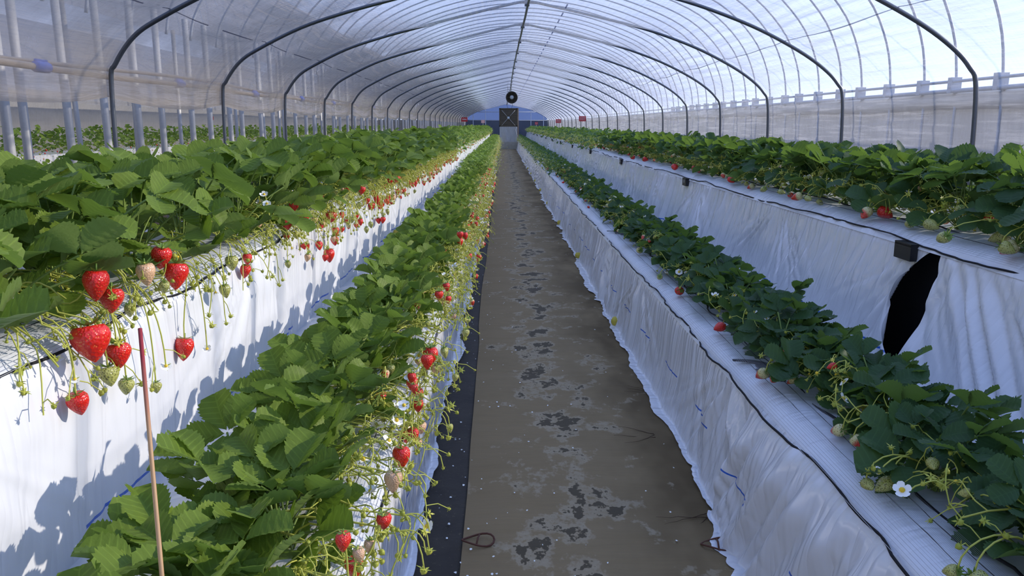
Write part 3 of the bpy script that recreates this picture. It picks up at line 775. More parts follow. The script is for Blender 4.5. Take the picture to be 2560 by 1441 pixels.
        for i in range(7):
            a = 4 * i; b = a + 4
            fs_ += [(a + 2, b + 2, b + 3, a + 3), (a, a + 1, b + 1, b), (a, b, b + 2, a + 2), (a + 1, a + 3, b + 3, b + 1)]
        hb.add(vs_, fs_)
        for (u0, u1, y0_, y1_) in ((.058, .098, -.105, .015), (.07, .10, -.14, -.10), (.045, .06, -.055, -.03)):
            v, f = box_vf(u0, u1, y0_, y1_, .001, .005); hb.add(v, f)
        hk = hb.mesh('hook_bracket', ['bracket'], False)
        for k in range(8):
            y = 2.33 + 3.1 * k if key == 'LR' else 2.55 + 3.2 * k
            o_ = ob('hook_bracket', hk, root, (B['xt'], y, B['zt'] + .026)); o_.scale = (-side, 1, 1)

# neighbouring bay: one raised bed seen between the posts
NB = dict(side=1, xt=-6.30, zt=.74, xh=-6.32, zh=0, xb=-7.0, mat='hem')
nroot = thing('strawberry_bed', 'distant raised strawberry bed in the next bay, seen between the left posts', 'planting bed')
ys3 = np.arange(2, 47, .3)
A, Vv = np.meshgrid(ys3, np.linspace(0, 1, 5), indexing='ij')
Vq = np.stack([-6.32 + .03 * (vnoise2(A * 4, Vv, 3) - .5), A, .74 * (1 - Vv)], -1).reshape(-1, 3)
ob('side_sheet', mk_mesh('side_sheet', Vq, grid_faces(len(ys3), 5), 'hem', uv=np.stack([A, .74 * (1 - Vv)], -1).reshape(-1, 2)), nroot)
ob('trough', mk_mesh('trough', *box_vf(-7.0, -6.34, 2, 46.7, .5, .74), 'hem', smooth=False, uv=[(0, 0)] * 8), nroot)

# ------------------------------------------------------------------ strawberry plants: pieces
def leaflet(b, L_, W_, org, dirv, nrm, fold, curl, n, mi=0):
    """obovate toothed leaflet with folded midrib and pleated side veins, added to builder b"""
    d = Vector(dirv).normalized(); nn = Vector(nrm); nn = (nn - d * nn.dot(d)).normalized(); sd_ = nn.cross(d)
    org = Vector(org)
    cols = [-1, -.5, 0, .5, 1] if n > 8 else [-1, 0, 1]
    vs = []; uvs = []
    for i in range(n + 1):
        t = i / n
        wv_ = (t ** .62) * ((1 - t) ** .29) * 1.54 * W_ / 2 if 0 < t < 1 else (.03 * W_ if t == 0 else .10 * W_)
        tooth = (.065 if i % 2 else -.06) if n > 8 and 2 < i < n else 0
        for c in cols:
            x = c * wv_ * (1 + (tooth if abs(c) == 1 else 0))
            l = t * L_ + (abs(c) * .06 * L_ * (1 - t) if n > 8 else 0) + (tooth * .25 * L_ if abs(c) == 1 else 0)
            z = fold * abs(x) - curl * L_ * t * t - .30 * curl * (abs(x) / W_) ** 2 * L_ * 2
            if n > 8: z += .034 * L_ * math.cos(2 * PI * (t * 6.5 - abs(c) * .9)) * (abs(c) if abs(c) < 1 else .5)
            vs.append(org + d * l + sd_ * x + nn * z); uvs.append((c, t))
    m = len(cols); fs = []
    for i in range(n):
        for j in range(m - 1):
            fs.append((i * m + j, i * m + j + 1, (i + 1) * m + j + 1, (i + 1) * m + j))
    b.add(vs, [q[::-1] for q in fs], mi, uvs)
def leaf_mesh(rn, plen, alpha, beta, size, n, mats):
    b = MB()
    # petiole: rises from the crown and leans outwards
    P0 = Vector((0, 0, 0)); P2 = Vector((math.sin(alpha) * plen, 0, math.cos(alpha) * plen))
    P1 = Vector((P2.x * .28, 0, P2.z * .62))
    pts = [P0 * (1 - t) ** 2 + P1 * 2 * t * (1 - t) + P2 * t * t for t in np.linspace(0, 1, 6 if n > 8 else 4)]
    v, f = tube_vf(pts, .0021, 5 if n > 8 else 3, False); b.add(v, f, 1)
    dr = Vector((math.cos(beta), 0, -math.sin(beta))); up = Vector((math.sin(beta), 0, math.cos(beta)))
    roll = rn.uniform(-.6, .6)
    up = Matrix.Rotation(roll, 3, dr) @ up
    for az, k in ((0, 1.0), (1.25, .92), (-1.25, .92)):
        az += rn.uniform(-.15, .15)
        d = Matrix.Rotation(az, 3, up) @ dr
        d = (d + up * rn.uniform(-.05, .38)).normalized()
        ll = size * k * rn.uniform(.93, 1.07)
        leaflet(b, ll, ll * rn.uniform(.90, 1.04), P2 + d * .004, d, up, rn.uniform(.15, .75), rn.uniform(.0, .24), n)
    return b.mesh('leaf', mats, True, True)
def berry_profile(L_, W_, rn, n=12, rings=9):
    b = MB(); vs = []; fs = []
    lob = rn.uniform(.02, .09); ph_ = rn.uniform(0, 6)
    for i in range(rings + 1):
        t = i / rings
        r = W_ / 2 * (math.sin(PI * min(1, (t * .93 + .07)) ** .62)) ** .62 * (1.02 - .25 * t) if i < rings else .001
        z = -L_ * t + .06 * L_ * (1 - min(1, t * 5))
        for j in range(n):
            a = 2 * PI * j / n
            rr = r * (1 + lob * math.sin(2 * a + ph_))
            vs.append((rr * math.cos(a), rr * math.sin(a) * .93, z))
    for i in range(rings):
        for j in range(n):
            j2 = (j + 1) % n; fs.append((i * n + j, (i + 1) * n + j, (i + 1) * n + j2, i * n + j2))
    fs.append(tuple(range(n))); b.add(vs, fs); return b
def calyx_vf(R, n=8, lift=.35, rn=None):
    vs = [(0, 0, .001)]; fs = []
    for k in range(n):
        a = 2 * PI * k / n; l = R * (rn.uniform(.8, 1.15) if rn else 1); zz = l * (lift + (rn.uniform(-.25, .3) if rn else 0))
        for da, rr, z in ((-.30, .5, .35), (0, 1.0, 1.0), (.30, .5, .35)):
            vs.append((l * rr * math.cos(a + da), l * rr * math.sin(a + da), zz * z + .001))
        o = 1 + 3 * k; fs.append((0, o, o + 1, o + 2))
    return vs, fs
rn = random.Random(11)
BERRY = {}
for kind in ('red', 'half', 'pale', 'green'):
    BERRY[kind] = []
    for q in range(4):
        Lb = .040 * rn.uniform(.92, 1.12); Wb = .039 * rn.uniform(.9, 1.1)
        BERRY[kind].append(berry_profile(Lb, Wb, rn).mesh('strawberry_' + kind, [kind]))
BERRY_LOW = {}
for kind in ('red', 'half', 'pale', 'green'):
    b = berry_profile(.040, .036, rn, 7, 5); v, f = calyx_vf(.016, 6, .15, rn); b.add(v, f, 1)
    BERRY_LOW[kind] = b.mesh('strawberry_small_' + kind, [kind, 'calyx'])
CALYX = []
for q in range(4):
    b = MB(); v, f = calyx_vf(.020, 9, .05 + .35 * q / 3, rn); b.add(v, f)
    v, f = tube_vf([(0, 0, 0), (0, 0, .012)], .0016, 5); b.add(v, f); CALYX.append(b.mesh('calyx', ['calyx']))
def flower_mesh(n_p=5, cup=.2, R=.0125, petals=True):
    b = MB()
    if petals:
        for k in range(n_p):
            a = 2 * PI * k / n_p + rn.uniform(-.1, .1); vs = []; fs = []
            ca, sa = math.cos(a), math.sin(a)
            for (l, wv_, z) in ((.15, .12, .02), (.5, .42, .05), (.85, .45, .22), (1.05, .22, .34)):
                for s_ in (-1, 1):
                    vs.append((R * (l * ca - s_ * wv_ * sa), R * (l * sa + s_ * wv_ * ca), R * z * (cup * 4) + k * .0001))
            for i in range(3): fs.append((2 * i, 2 * i + 2, 2 * i + 3, 2 * i + 1))
            b.add(vs, fs, 0)
    v, f = lathe_vf([(.0001, R * .42), (R * .22, R * .36), (R * .36, R * .16), (R * .3, 0)], 8); b.add(v, f, 1)
    v, f = calyx_vf(R * .95, 7, -.05, rn); b.add([(p[0], p[1], p[2] - .0015) for p in v], f, 2)
    return b.mesh('flower', ['petal', 'pollen', 'bud'])
FLOWER = [flower_mesh(5, .25), flower_mesh(6, .1), flower_mesh(5, .5), flower_mesh(5, 0, .011, False)]

# fruit stems: one mesh of branched stalks with the small green buds; the bigger fruit hang on it as their own pieces
def bez(a, b, c, d, n): return [a * (1 - t) ** 3 + b * 3 * t * (1 - t) ** 2 + c * 3 * t * t * (1 - t) + d * t ** 3 for t in np.linspace(0, 1, n)]
def bud(b, p, rn, sz=.006):
    q = Matrix.Rotation(rn.uniform(-1, 1), 3, 'X') @ Matrix.Rotation(rn.uniform(-1, 1), 3, 'Y')
    v, f = lathe_vf([(.0003, -sz * 1.3), (sz * .75, -sz * .7), (sz * .85, 0), (sz * .3, sz * .3)], 6)
    b.add([q @ Vector(x) + p for x in v], f, 1)
    v, f = calyx_vf(sz * 1.9, 6, .1, rn); b.add([q @ Vector(x) + p for x in v], f, 1)
def truss(kind, rn, lod):
    """local frame: crown at origin, aisle towards +x. returns mesh, fruit list [(pos, lying, sizeclass)], flower list"""
    b = MB(); fruit = []; flow = []
    seg = 8 if lod == 0 else 5; sides = 5 if lod == 0 else 3
    y = rn.uniform(-.10, .10)
    if kind == 'hang':
        mid = Vector((rn.uniform(.20, .27), y * .6, rn.uniform(.02, .10))); end = Vector((rn.uniform(.29, .36), y, rn.uniform(-.05, .04)))
    elif kind == 'spray':
        mid = Vector((rn.uniform(.16, .24), y * .6, rn.uniform(.05, .12))); end = Vector((rn.uniform(.24, .33), y, rn.uniform(.00, .08)))
    else:
        mid = Vector((rn.uniform(.08, .14), y * .6, rn.uniform(.06, .14))); end = Vector((rn.uniform(.13, .21), y, rn.uniform(.05, .10)))
    main = bez(Vector((0, 0, .01)), Vector((.06, y * .2, .10)), mid, end, seg)
    v, f = tube_vf(main, [.0024 - .0008 * i / seg for i in range(seg)], sides, False); b.add(v, f, 0)
    nb_ = (rn.randint(4, 6) if lod == 0 else rn.randint(6, 9)) if kind != 'lay' else rn.randint(3, 5)
    for k in range(nb_):
        st = main[rn.randint(seg // 2, seg - 1)]
        if kind == 'hang': e_ = st + Vector((rn.uniform(.0, .07), rn.uniform(-.10, .10), rn.uniform(-.13, .02)))
        elif kind == 'spray': e_ = st + Vector((rn.uniform(-.01, .09), rn.uniform(-.09, .09), rn.uniform(-.09, .05)))
        else: e_ = st + Vector((rn.uniform(-.03, .05), rn.uniform(-.10, .10), rn.uniform(-.06, .06)))
        if kind == 'hang': e_.x = max(e_.x, .305 if e_.z < .02 else 0)
        if kind == 'lay': e_.z = max(e_.z, .035); e_.x = min(e_.x, .24)
        c1 = st + Vector((rn.uniform(.02, .05), (e_.y - st.y) * .4, rn.uniform(.0, .03)))
        c2 = e_ + Vector((rn.uniform(-.01, .01), 0, rn.uniform(.02, .06)))
        br = bez(st, c1, c2, e_, 6 if lod == 0 else 4)
        v, f = tube_vf(br, .0013, sides, False); b.add(v, f, 0)
        r = rn.random()
        if r < (.24 if kind == 'hang' else .22): fruit.append((e_.copy(), rn.random()))
        elif r < (.40 if lod == 0 else .46): flow.append(e_.copy())
        else: bud(b, e_, rn, rn.uniform(.004, .0085))
        # side twigs with buds
        for _ in range(rn.randint(1, 2 if kind != 'hang' else 3)):
            s0 = br[rn.randint(1, len(br) - 2)]; e2 = s0 + Vector((rn.uniform(-.015, .05), rn.uniform(-.05, .05), rn.uniform(-.05, .02)))
            if kind == 'lay': e2.z = max(e2.z, .035)
            if kind == 'hang': e2.x = max(e2.x, .30 if e2.z < .02 else 0)
            v, f = tube_vf([s0, (s0 + e2) / 2 + Vector((0, 0, .008)), e2], .0010, sides, False); b.add(v, f, 0)
            if rn.random() < (.05 if lod == 0 else .12): flow.append(e2)
            else: bud(b, e2, rn, rn.uniform(.003, .0065))
    return b.mesh('fruit_stem', ['stem', 'bud']), fruit, flow
rn = random.Random(23)
TRUSS = {(k, lod): [truss(k, rn, lod) for _ in range(9)] for k in ('hang', 'spray', 'lay') for lod in (0, 1)}
SPEC = {  # petiole length range, lean range, leaflet size range, leaves, truss kind, trusses, material
    'UL': dict(pl=(.13, .26), sz=(.074, .102), n=19, tr='hang', nt=2, mats=['leaf', 'petiole'], xj=.10, y0=.85, dy=.15),
    'LL': dict(pl=(.075, .145), sz=(.056, .078), n=20, tr='spray', nt=3, mats=['leaf', 'petiole'], xj=.04, y0=.80, dy=.15),
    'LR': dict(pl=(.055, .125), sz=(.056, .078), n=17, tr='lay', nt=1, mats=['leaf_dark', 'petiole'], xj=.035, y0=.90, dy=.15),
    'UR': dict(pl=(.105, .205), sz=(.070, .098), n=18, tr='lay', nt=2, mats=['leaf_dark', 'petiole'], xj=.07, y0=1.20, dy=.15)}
LEAF = {}
for key, sp in SPEC.items():
    for lod in (0, 1):
        lst = []
        for q in range(12):
            u = q / 11
            al = .10 + (1.25 if key in ('UL', 'LL') else 1.05) * u + rn.uniform(-.08, .08)            # upright inner to spreading outer leaves
            pl_ = sp['pl'][1] - (sp['pl'][1] - sp['pl'][0]) * abs(u - .35) * 1.3 + rn.uniform(-.02, .02)
            lst.append(leaf_mesh(rn, pl_, al, rn.uniform(-.80, .60), rn.uniform(*sp['sz']), 20 if lod == 0 else 6, sp['mats']))
        LEAF[key, lod] = lst
NEAR_LAB = {
    'UL': ('strawberry plant in the near stretch of the sunlit upper left bed', 'strawberry plant in the middle stretch of the sunlit upper left bed', 'strawberry plant in the farther stretch of the sunlit upper left bed'),
    'LL': ('strawberry plant in the near stretch of the lower left bed by the path', 'strawberry plant in the middle stretch of the lower left bed by the path', 'strawberry plant in the farther stretch of the lower left bed by the path'),
    'LR': ('dark shaded strawberry plant in the near stretch of the lower right bed', 'dark shaded strawberry plant in the middle stretch of the lower right bed', 'dark shaded strawberry plant in the farther stretch of the lower right bed'),
    'UR': ('strawberry plant in the near stretch of the upper right bed', 'strawberry plant in the middle stretch of the upper right bed', 'strawberry plant in the farther stretch of the upper right bed')}
PLANTS = {k: [] for k in BEDS}
Y_NEAR_END = 12.0
def put_berry(parent, kind, pos, size, rn, rot, low, lean=None):
    if low:
        return ob('strawberry', BERRY_LOW[kind], parent, pos, rot, size)
    o = ob('strawberry', rn.choice(BERRY[kind]), parent, pos, rot, size)
    ob('calyx', rn.choice(CALYX), o, (0, 0, .001), (0, 0, rn.uniform(0, 6)))
    return o
KINDW = {'UL': ('red', 'red', 'pale', 'half', 'green', 'green'), 'LL': ('red', 'red', 'pale', 'half', 'green', 'green'), 'LR': ('half', 'green', 'green', 'red', 'half'), 'UR': ('green', 'green', 'half', 'red', 'pale')}
def plant(key, y, idx):
    B = BEDS[key]; sp = SPEC[key]; rn = random.Random(hash((key, idx)) % 99991 if False else (ord(key[0]) * 131 + ord(key[1]) * 17 + idx * 7919))
    lod = 0 if y < 5.2 else 1
    zone = 0 if y < 3 else 1 if y < 6 else 2
    x = B['cx'] + (sp['xj'] if idx % 2 else -sp['xj']) + rn.uniform(-.025, .025)
    zc = B['zt'] + .022
    lab = NEAR_LAB[key][zone]
    if zone == 0 and idx < 12: lab = {'UL': '%s strawberry plant from the near end of the sunlit upper left bed', 'LL': '%s strawberry plant from the near end of the lower left bed', 'LR': '%s shaded strawberry plant from the near end of the lower right bed', 'UR': '%s strawberry plant from the near end of the upper right bed'}[key] % ('first' if idx == 0 else ORD[idx])
    root = thing('strawberry_plant', lab, 'plant', (x, y + rn.uniform(-.03, .03), zc), 0, NEAR_LAB[key][zone].replace('strawberry plant', 'plants'))
    nl = sp['n'] + rn.randint(-1, 1)
    for k in range(nl):
        u = min(11, max(0, int(12 * (k + .5) / nl + rn.uniform(-1.2, 1.2))))
        ob('leaf', LEAF[key, lod][u], root, (rn.uniform(-.012, .012), rn.uniform(-.012, .012), 0), (rn.uniform(-.12, .12), rn.uniform(-.12, .12), k * 2.4 + rn.uniform(-.4, .4)), rn.uniform(.86, 1.14))
    az = 0 if B['side'] > 0 else PI
    for k in range(1 if key == 'UL' and y < 2.3 else sp['nt'] + (1 if y > 3 and key != 'LR' else 0) + (1 if y > 4.5 and key in ('UL', 'LL') else 0)):
        me, fruit, flow = rn.choice(TRUSS[sp['tr'], lod])
        dz = rn.uniform(-.18, .18)
        dx = B['side'] * (B['cx'] - x) + abs(B['xt'] - B['cx']) - {'hang': .28, 'spray': .24, 'lay': .27}[sp['tr']]          # keeps the spray over the bed edge whichever line the crown stands in
        tr = ob('fruit_stem', me, root, (B['side'] * dx, 0, 0), (0, 0, az + dz))
        R = Matrix.Rotation(az + dz, 3, 'Z')
        for (p, q) in fruit if not ((key == 'UL' and y < 2.4) or (key == 'LL' and y < 1.7)) else []:
            kd = rn.choice(KINDW[key]); s_ = rn.uniform(.55, 1.0) * (1 if kd in ('red', 'half') else .8)
            pos = R @ p + Vector((B['side'] * dx, 0, 0))
            if sp['tr'] == 'lay':
                pos.z = max(pos.z - .02, .020); rot = (rn.uniform(.9, 1.4), 0, rn.uniform(0, 6.28))
            else: rot = (rn.uniform(-.35, .35), rn.uniform(-.35, .35), rn.uniform(0, 6))
            put_berry(root, kd, pos, s_, rn, rot, lod)
        for p in flow:
            pos = R @ p + Vector((B['side'] * dx, 0, 0))
            ob('flower', rn.choice(FLOWER), root, pos, (rn.uniform(-.9, .5), rn.uniform(-.2, 1.0) * B['side'], rn.uniform(0, 6)), rn.uniform(.8, 1.2))
    PLANTS[key].append(root)
    return root
for key, sp in SPEC.items():
    y = sp['y0']; i = 0
    while y < Y_NEAR_END:
        plant(key, y, i); y += sp['dy']; i += 1

# berries and flowers that can be picked out in the photograph hang from the plant beside them
rnh = random.Random(77)
def nearest(key, y): return min(PLANTS[key], key=lambda r: abs(r.location.y - y))
def hero(key, px, py, hpx, kind, mode):
    B = BEDS[key]
    if mode == 'hang':
        P = at_x(px, py - hpx * .5, B['xt'] + B['side'] * rnh.uniform(.035, .075))
    else:
        P = at_z(px, py, B['zt'] + .07)
    d = math.sqrt(P.x ** 2 + P.y ** 2 + (P.z - CAM_H) ** 2)
    size = hpx * d / F_PX / .042
    r = nearest(key, P.y); lp = P - r.location
    if mode == 'hang':
        rot = (rnh.uniform(-.2, .2), rnh.uniform(-.2, .2), rnh.uniform(0, 6))
        edge = Vector((B['xt'] - r.location.x + B['side'] * rnh.uniform(.0, .03), lp.y + rnh.uniform(-.04, .04), rnh.uniform(.03, .06)))
        pts = bez(Vector((0, 0, .01)), Vector((edge.x * .5, edge.y * .4, .14)), edge + Vector((0, 0, .03)), edge, 8)
        pts += bez(edge, edge + Vector((B['side'] * .04, 0, -.01)), lp + Vector((0, 0, max(.02, (edge.z - lp.z) * .5))), lp + Vector((0, 0, .004)), 9)[1:]
    else:
        rot = (rnh.uniform(.9, 1.35), 0, rnh.uniform(0, 6.28)); lp.z = max(.035, .020 * size)
        pts = bez(Vector((0, 0, .01)), Vector((lp.x * .4, lp.y * .4, .12)), lp + Vector((0, 0, .06)), lp + Vector((0, 0, .004)), 9)
    if kind == 'flower':
        ob('flower', FLOWER[rnh.randint(0, 1)], r, lp + Vector((0, 0, .03 if mode == 'lie' else 0)), (rnh.uniform(.5, 1.0), B['side'] * .35, rnh.uniform(-.4, .4)), hpx * d / F_PX / .026)
        pts[-1] = lp + Vector((0, 0, .03 if mode == 'lie' else 0))
    else: put_berry(r, kind, lp, size, rnh, rot, 0)
    b = MB(); v, f = tube_vf(pts, .0016, 5, False); b.add(v, f, 0)
    for _ in range(2):
        s0 = pts[rnh.randint(len(pts) // 2, len(pts) - 2)]; e2 = s0 + Vector((B['side'] * rnh.uniform(0, .03), rnh.uniform(-.05, .05), rnh.uniform(-.05, -.01) if mode == 'hang' else rnh.uniform(0, .02)))
        v, f = tube_vf([s0, (s0 + e2) / 2 + Vector((0, 0, .006)), e2], .0010, 4, False); b.add(v, f, 0); bud(b, e2, rnh, rnh.uniform(.005, .008))
    ob('fruit_stem', b.mesh('fruit_stem', ['stem', 'bud']), r)
    return r
UL_H = [(240, 715, 66, 'red'), (278, 755, 58, 'red'), (222, 864, 86, 'red'), (292, 893, 58, 'red'), (190, 1015, 52, 'red'), (270, 945, 46, 'green'), (316, 972, 40, 'green'), (362, 690, 52, 'pale'),
        (405, 648, 48, 'red'), (441, 692, 58, 'red'), (411, 722, 30, 'green'), (461, 875, 50, 'red'), (560, 733, 34, 'green'), (578, 662, 36, 'green'), (615, 682, 32, 'red'), (618, 650, 26, 'red'), (324, 778, 28, 'green'),
        (390, 972, 26, 'green'), (518, 883, 20, 'flower'), (415, 928, 24, 'flower'), (187, 960, 22, 'flower'), (716, 564, 28, 'red'), (740, 590, 20, 'green'), (760, 548, 24, 'red'), (735, 520, 26, 'red'), (822, 642, 32, 'red'), (828, 546, 28, 'red'),
        (838, 582, 22, 'red'), (836, 605, 22, 'red'), (945, 554, 14, 'red'), (958, 552, 16, 'red'), (975, 452, 20, 'red'), (992, 450, 16, 'red'), (905, 478, 20, 'red'), (952, 516, 20, 'red'), (930, 518, 18, 'red'), (942, 502, 20, 'red'), (660, 497, 20, 'flower'), (667, 520, 20, 'flower')]
LL_H = [(1076, 895, 44, 'red'), (1068, 908, 36, 'red'), (1092, 930, 28, 'pale'), (1030, 948, 26, 'red'), (1034, 976, 26, 'red'), (1045, 1020, 34, 'red'), (1052, 1076, 32, 'pale'), (1030, 1092, 34, 'red'), (1003, 1148, 50, 'red'), (984, 1207, 46, 'pale'), (960, 1310, 40, 'red'),
        (858, 1360, 46, 'red'), (884, 1425, 50, 'red'), (925, 1370, 34, 'pale'), (895, 1392, 36, 'pale'), (1045, 1112, 24, 'pale'), (1010, 1028, 28, 'flower'), (1153, 1038, 22, 'flower'), (1150, 590, 18, 'red'), (1162, 592, 18, 'red'), (1115, 720, 20, 'red'), (1120, 752, 20, 'red'), (1175, 770, 18, 'flower'), (1160, 825, 18, 'flower'), (1158, 890, 20, 'flower')]
LR_H = [(1915, 920, 30, 'half'), (1940, 931, 28, 'half'), (1700, 718, 26, 'red'), (1808, 806, 28, 'red'), (2135, 1081, 36, 'half'), (2108, 1062, 40, 'half'), (2165, 1190, 32, 'green'), (2228, 1188, 42, 'green'), (2437, 1420, 52, 'green'), (2395, 1410, 34, 'green'), (1975, 896, 24, 'flower'), (1966, 888, 22, 'flower'), (2253, 1248, 38, 'flower'), (2192, 1198, 20, 'flower'), (1650, 625, 20, 'green'), (1601, 620, 18, 'half'), (1650, 685, 18, 'half'), (1990, 935, 26, 'half'), (1697, 690, 18, 'flower'), (1742, 718, 16, 'flower')]
UR_H = [(2172, 517, 32, 'half'), (2203, 517, 36, 'red'), (2520, 577, 38, 'green'), (2505, 602, 34, 'green'), (2542, 600, 40, 'half'), (2368, 580, 34, 'green'), (2318, 548, 30, 'green'), (1826, 440, 20, 'red'), (1687, 411, 18, 'red'), (1580, 388, 14, 'red'), (1608, 394, 14, 'red'), (2003, 482, 22, 'half'), (2018, 488, 18, 'green'), (1912, 465, 16, 'green'), (1948, 472, 16, 'green'), (2432, 500, 36, 'flower'), (2432, 540, 36, 'flower'), (2080, 448, 18, 'flower')]
for a in UL_H: hero('UL', *a, 'hang')
for a in LL_H: hero('LL', *a, 'hang')
for a in LR_H: hero('LR', *a, 'lie')
for a in UR_H: hero('UR', *a, 'lie')
nearest('UL', 1.35)['label'] = 'strawberry plant with the biggest red berries hanging down the white sheet'
nearest('UL', 1.72)['label'] = 'strawberry plant with a lone red berry and white flower dangling low on the white sheet'
nearest('UR', 2.6)['label'] = 'strawberry plant with two red berries resting on the upper right bed edge'
nearest('LR', 1.75)['label'] = 'shaded strawberry plant with three half-ripe berries on the lower right netting'

# ------------------------------------------------------------------ far foliage, past counting
def far_mass(key, y0, y1, cx, zt, side, halfw, h0, h1, dens, edge, mats, name, label, size=.075, seed=1, fruit=1.0, rim=.28):
    rg = np.random.default_rng(seed)
    n = int((y1 - y0) * dens)
    V = []; Fq = []; Mi = []; base_ = 0
    # leaflets: folded obovate blades of 8 corners
    sh = np.array([(0, 0, 0), (.30, .34, .10), (.72, .44, .12), (1, .10, -.06), (1, -.10, -.06), (.72, -.44, .12), (.30, -.34, .10), (.55, 0, -.02)])
    fc = np.array([(0, 6, 7), (0, 7, 1), (1, 7, 2), (6, 5, 7), (7, 5, 4), (2, 7, 3), (7, 4, 3)])[:, ::1]
    P = np.stack([cx + rg.normal(0, halfw * .55, n).clip(-halfw, halfw), rg.uniform(y0, y1, n), zt + h0 + (h1 - h0) * rg.beta(2.2, 1.6, n)], -1)
    P[:, 2] -= .5 * (np.abs(P[:, 0] - cx) / halfw) ** 2 * (h1 - h0)
    az_ = rg.uniform(0, 2 * PI, n); tl = rg.normal(0, .5, n); sz_ = size * rg.uniform(.75, 1.25, n); rl = rg.normal(0, .4, n)
    d = np.stack([np.cos(az_) * np.cos(tl), np.sin(az_) * np.cos(tl), np.sin(tl)], -1)
    s_ = np.stack([-np.sin(az_), np.cos(az_), 0 * az_], -1)
    nn = np.cross(d, s_); s2 = s_ * np.cos(rl)[:, None] + nn * np.sin(rl)[:, None]; n2 = np.cross(d, s2)
    vs = P[:, None, :] + sz_[:, None, None] * (sh[None, :, 0:1] * d[:, None, :] + sh[None, :, 1:2] * s2[:, None, :] + sh[None, :, 2:3] * n2[:, None, :])
    V.append(vs.reshape(-1, 3)); Fq.append((fc[None] + (np.arange(n) * 8)[:, None, None]).reshape(-1, 3)); Mi.append(np.zeros(n * 7, np.int32)); base_ += n * 8
    def add_shapes(P_, sh_, fc_, sz_, mi, rot=True):
        nonlocal base_
        k = len(P_)
        if k == 0: return
        a1 = rg.uniform(0, 2 * PI, k) if rot else np.zeros(k)
        x = sh_[None, :, 0] * np.cos(a1)[:, None] - sh_[None, :, 1] * np.sin(a1)[:, None]
        y_ = sh_[None, :, 0] * np.sin(a1)[:, None] + sh_[None, :, 1] * np.cos(a1)[:, None]
        vs_ = P_[:, None, :] + sz_[:, None, None] * np.stack([x, y_, np.broadcast_to(sh_[None, :, 2], x.shape)], -1)
        V.append(vs_.reshape(-1, 3)); Fq.append((fc_[None] + (np.arange(k) * len(sh_))[:, None, None]).reshape(-1, 3) + base_)
        Mi.append(np.full(k * len(fc_), mi, np.int32)); base_ += k * len(sh_)
    ex = cx + side * rim
    def rimp(k, sx, z0, z1):
        return np.stack([ex + side * rg.normal(0, sx, k), rg.uniform(y0, y1, k), zt + rg.uniform(z0, z1, k)], -1)
    # thin stems
    ns = int((y1 - y0) * edge)
    ln = .10
    st = np.array([(0, -.015, 0), (0, .015, 0), (.5, .012, .25), (.5, -.012, .25), (1, .006, .05), (1, -.006, .05), ])
    sf = np.array([(0, 1, 2), (0, 2, 3), (3, 2, 4), (3, 4, 5)])
    add_shapes(rimp(ns, .09, -.10 if fruit > .5 else .0, .16), st, sf, np.full(ns, ln) * rg.uniform(.6, 1.4, ns), 1)
    octa = np.array([(1, 0, 0), (0, 1, 0), (-1, 0, 0), (0, -1, 0), (0, 0, .9), (0, 0, -1.25)]); of = np.array([(0, 1, 4), (1, 2, 4), (2, 3, 4), (3, 0, 4), (1, 0, 5), (2, 1, 5), (3, 2, 5), (0, 3, 5)])
    nbud = int((y1 - y0) * edge * .8); add_shapes(rimp(nbud, .07, -.14 if fruit > .5 else .0, .10), octa, of, rg.uniform(.006, .011, nbud), 2)
    nred = int((y1 - y0) * 9 * fruit); add_shapes(rimp(nred, .04, -.14 if fruit > .5 else .0, .05), octa, of, rg.uniform(.012, .018, nred), 3)
    npal = int((y1 - y0) * 8 * fruit); add_shapes(rimp(npal, .05, -.12 if fruit > .5 else .0, .05), octa, of, rg.uniform(.010, .016, npal), 4)
    nfl = int((y1 - y0) * 7); add_shapes(rimp(nfl, .10, 0, .16), octa * np.array([1, 1, .3]), of, rg.uniform(.009, .013, nfl), 5)
    Vall = np.concatenate(V); Fall = np.concatenate(Fq); Mall = np.concatenate(Mi)
    me = mk_mesh(name, Vall, Fall, mats + ['stem', 'bud', 'red', 'pale', 'petal'], Mall)
    return tag(ob(name, me), label, 'foliage', kind='stuff')
far_mass('UL', Y_NEAR_END, Y_BED1, -.99, .797, 1, .34, .05, .31, 190, 150, ['leaf'], 'strawberry_foliage', 'dense far foliage and fruit sprays filling the upper left bed', seed=1, rim=.20)
far_mass('LL', Y_NEAR_END, Y_BED1, -.46, .42, 1, .24, .04, .20, 170, 150, ['leaf'], 'strawberry_foliage', 'dense far foliage and fruit sprays filling the lower left bed', .065, 2, rim=.21)
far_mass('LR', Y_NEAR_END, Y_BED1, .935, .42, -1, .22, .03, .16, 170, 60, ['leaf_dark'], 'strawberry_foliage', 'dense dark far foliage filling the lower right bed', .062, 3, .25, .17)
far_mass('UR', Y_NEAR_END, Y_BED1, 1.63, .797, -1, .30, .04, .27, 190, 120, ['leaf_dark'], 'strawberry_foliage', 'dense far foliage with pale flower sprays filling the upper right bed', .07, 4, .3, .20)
far_mass('NB', 5, 46.5, -6.65, .76, 1, .33, .02, .36, 170, 60, ['leaf'], 'strawberry_foliage', 'green foliage of the distant bed seen between the left posts', .08, 5, .6, .32)

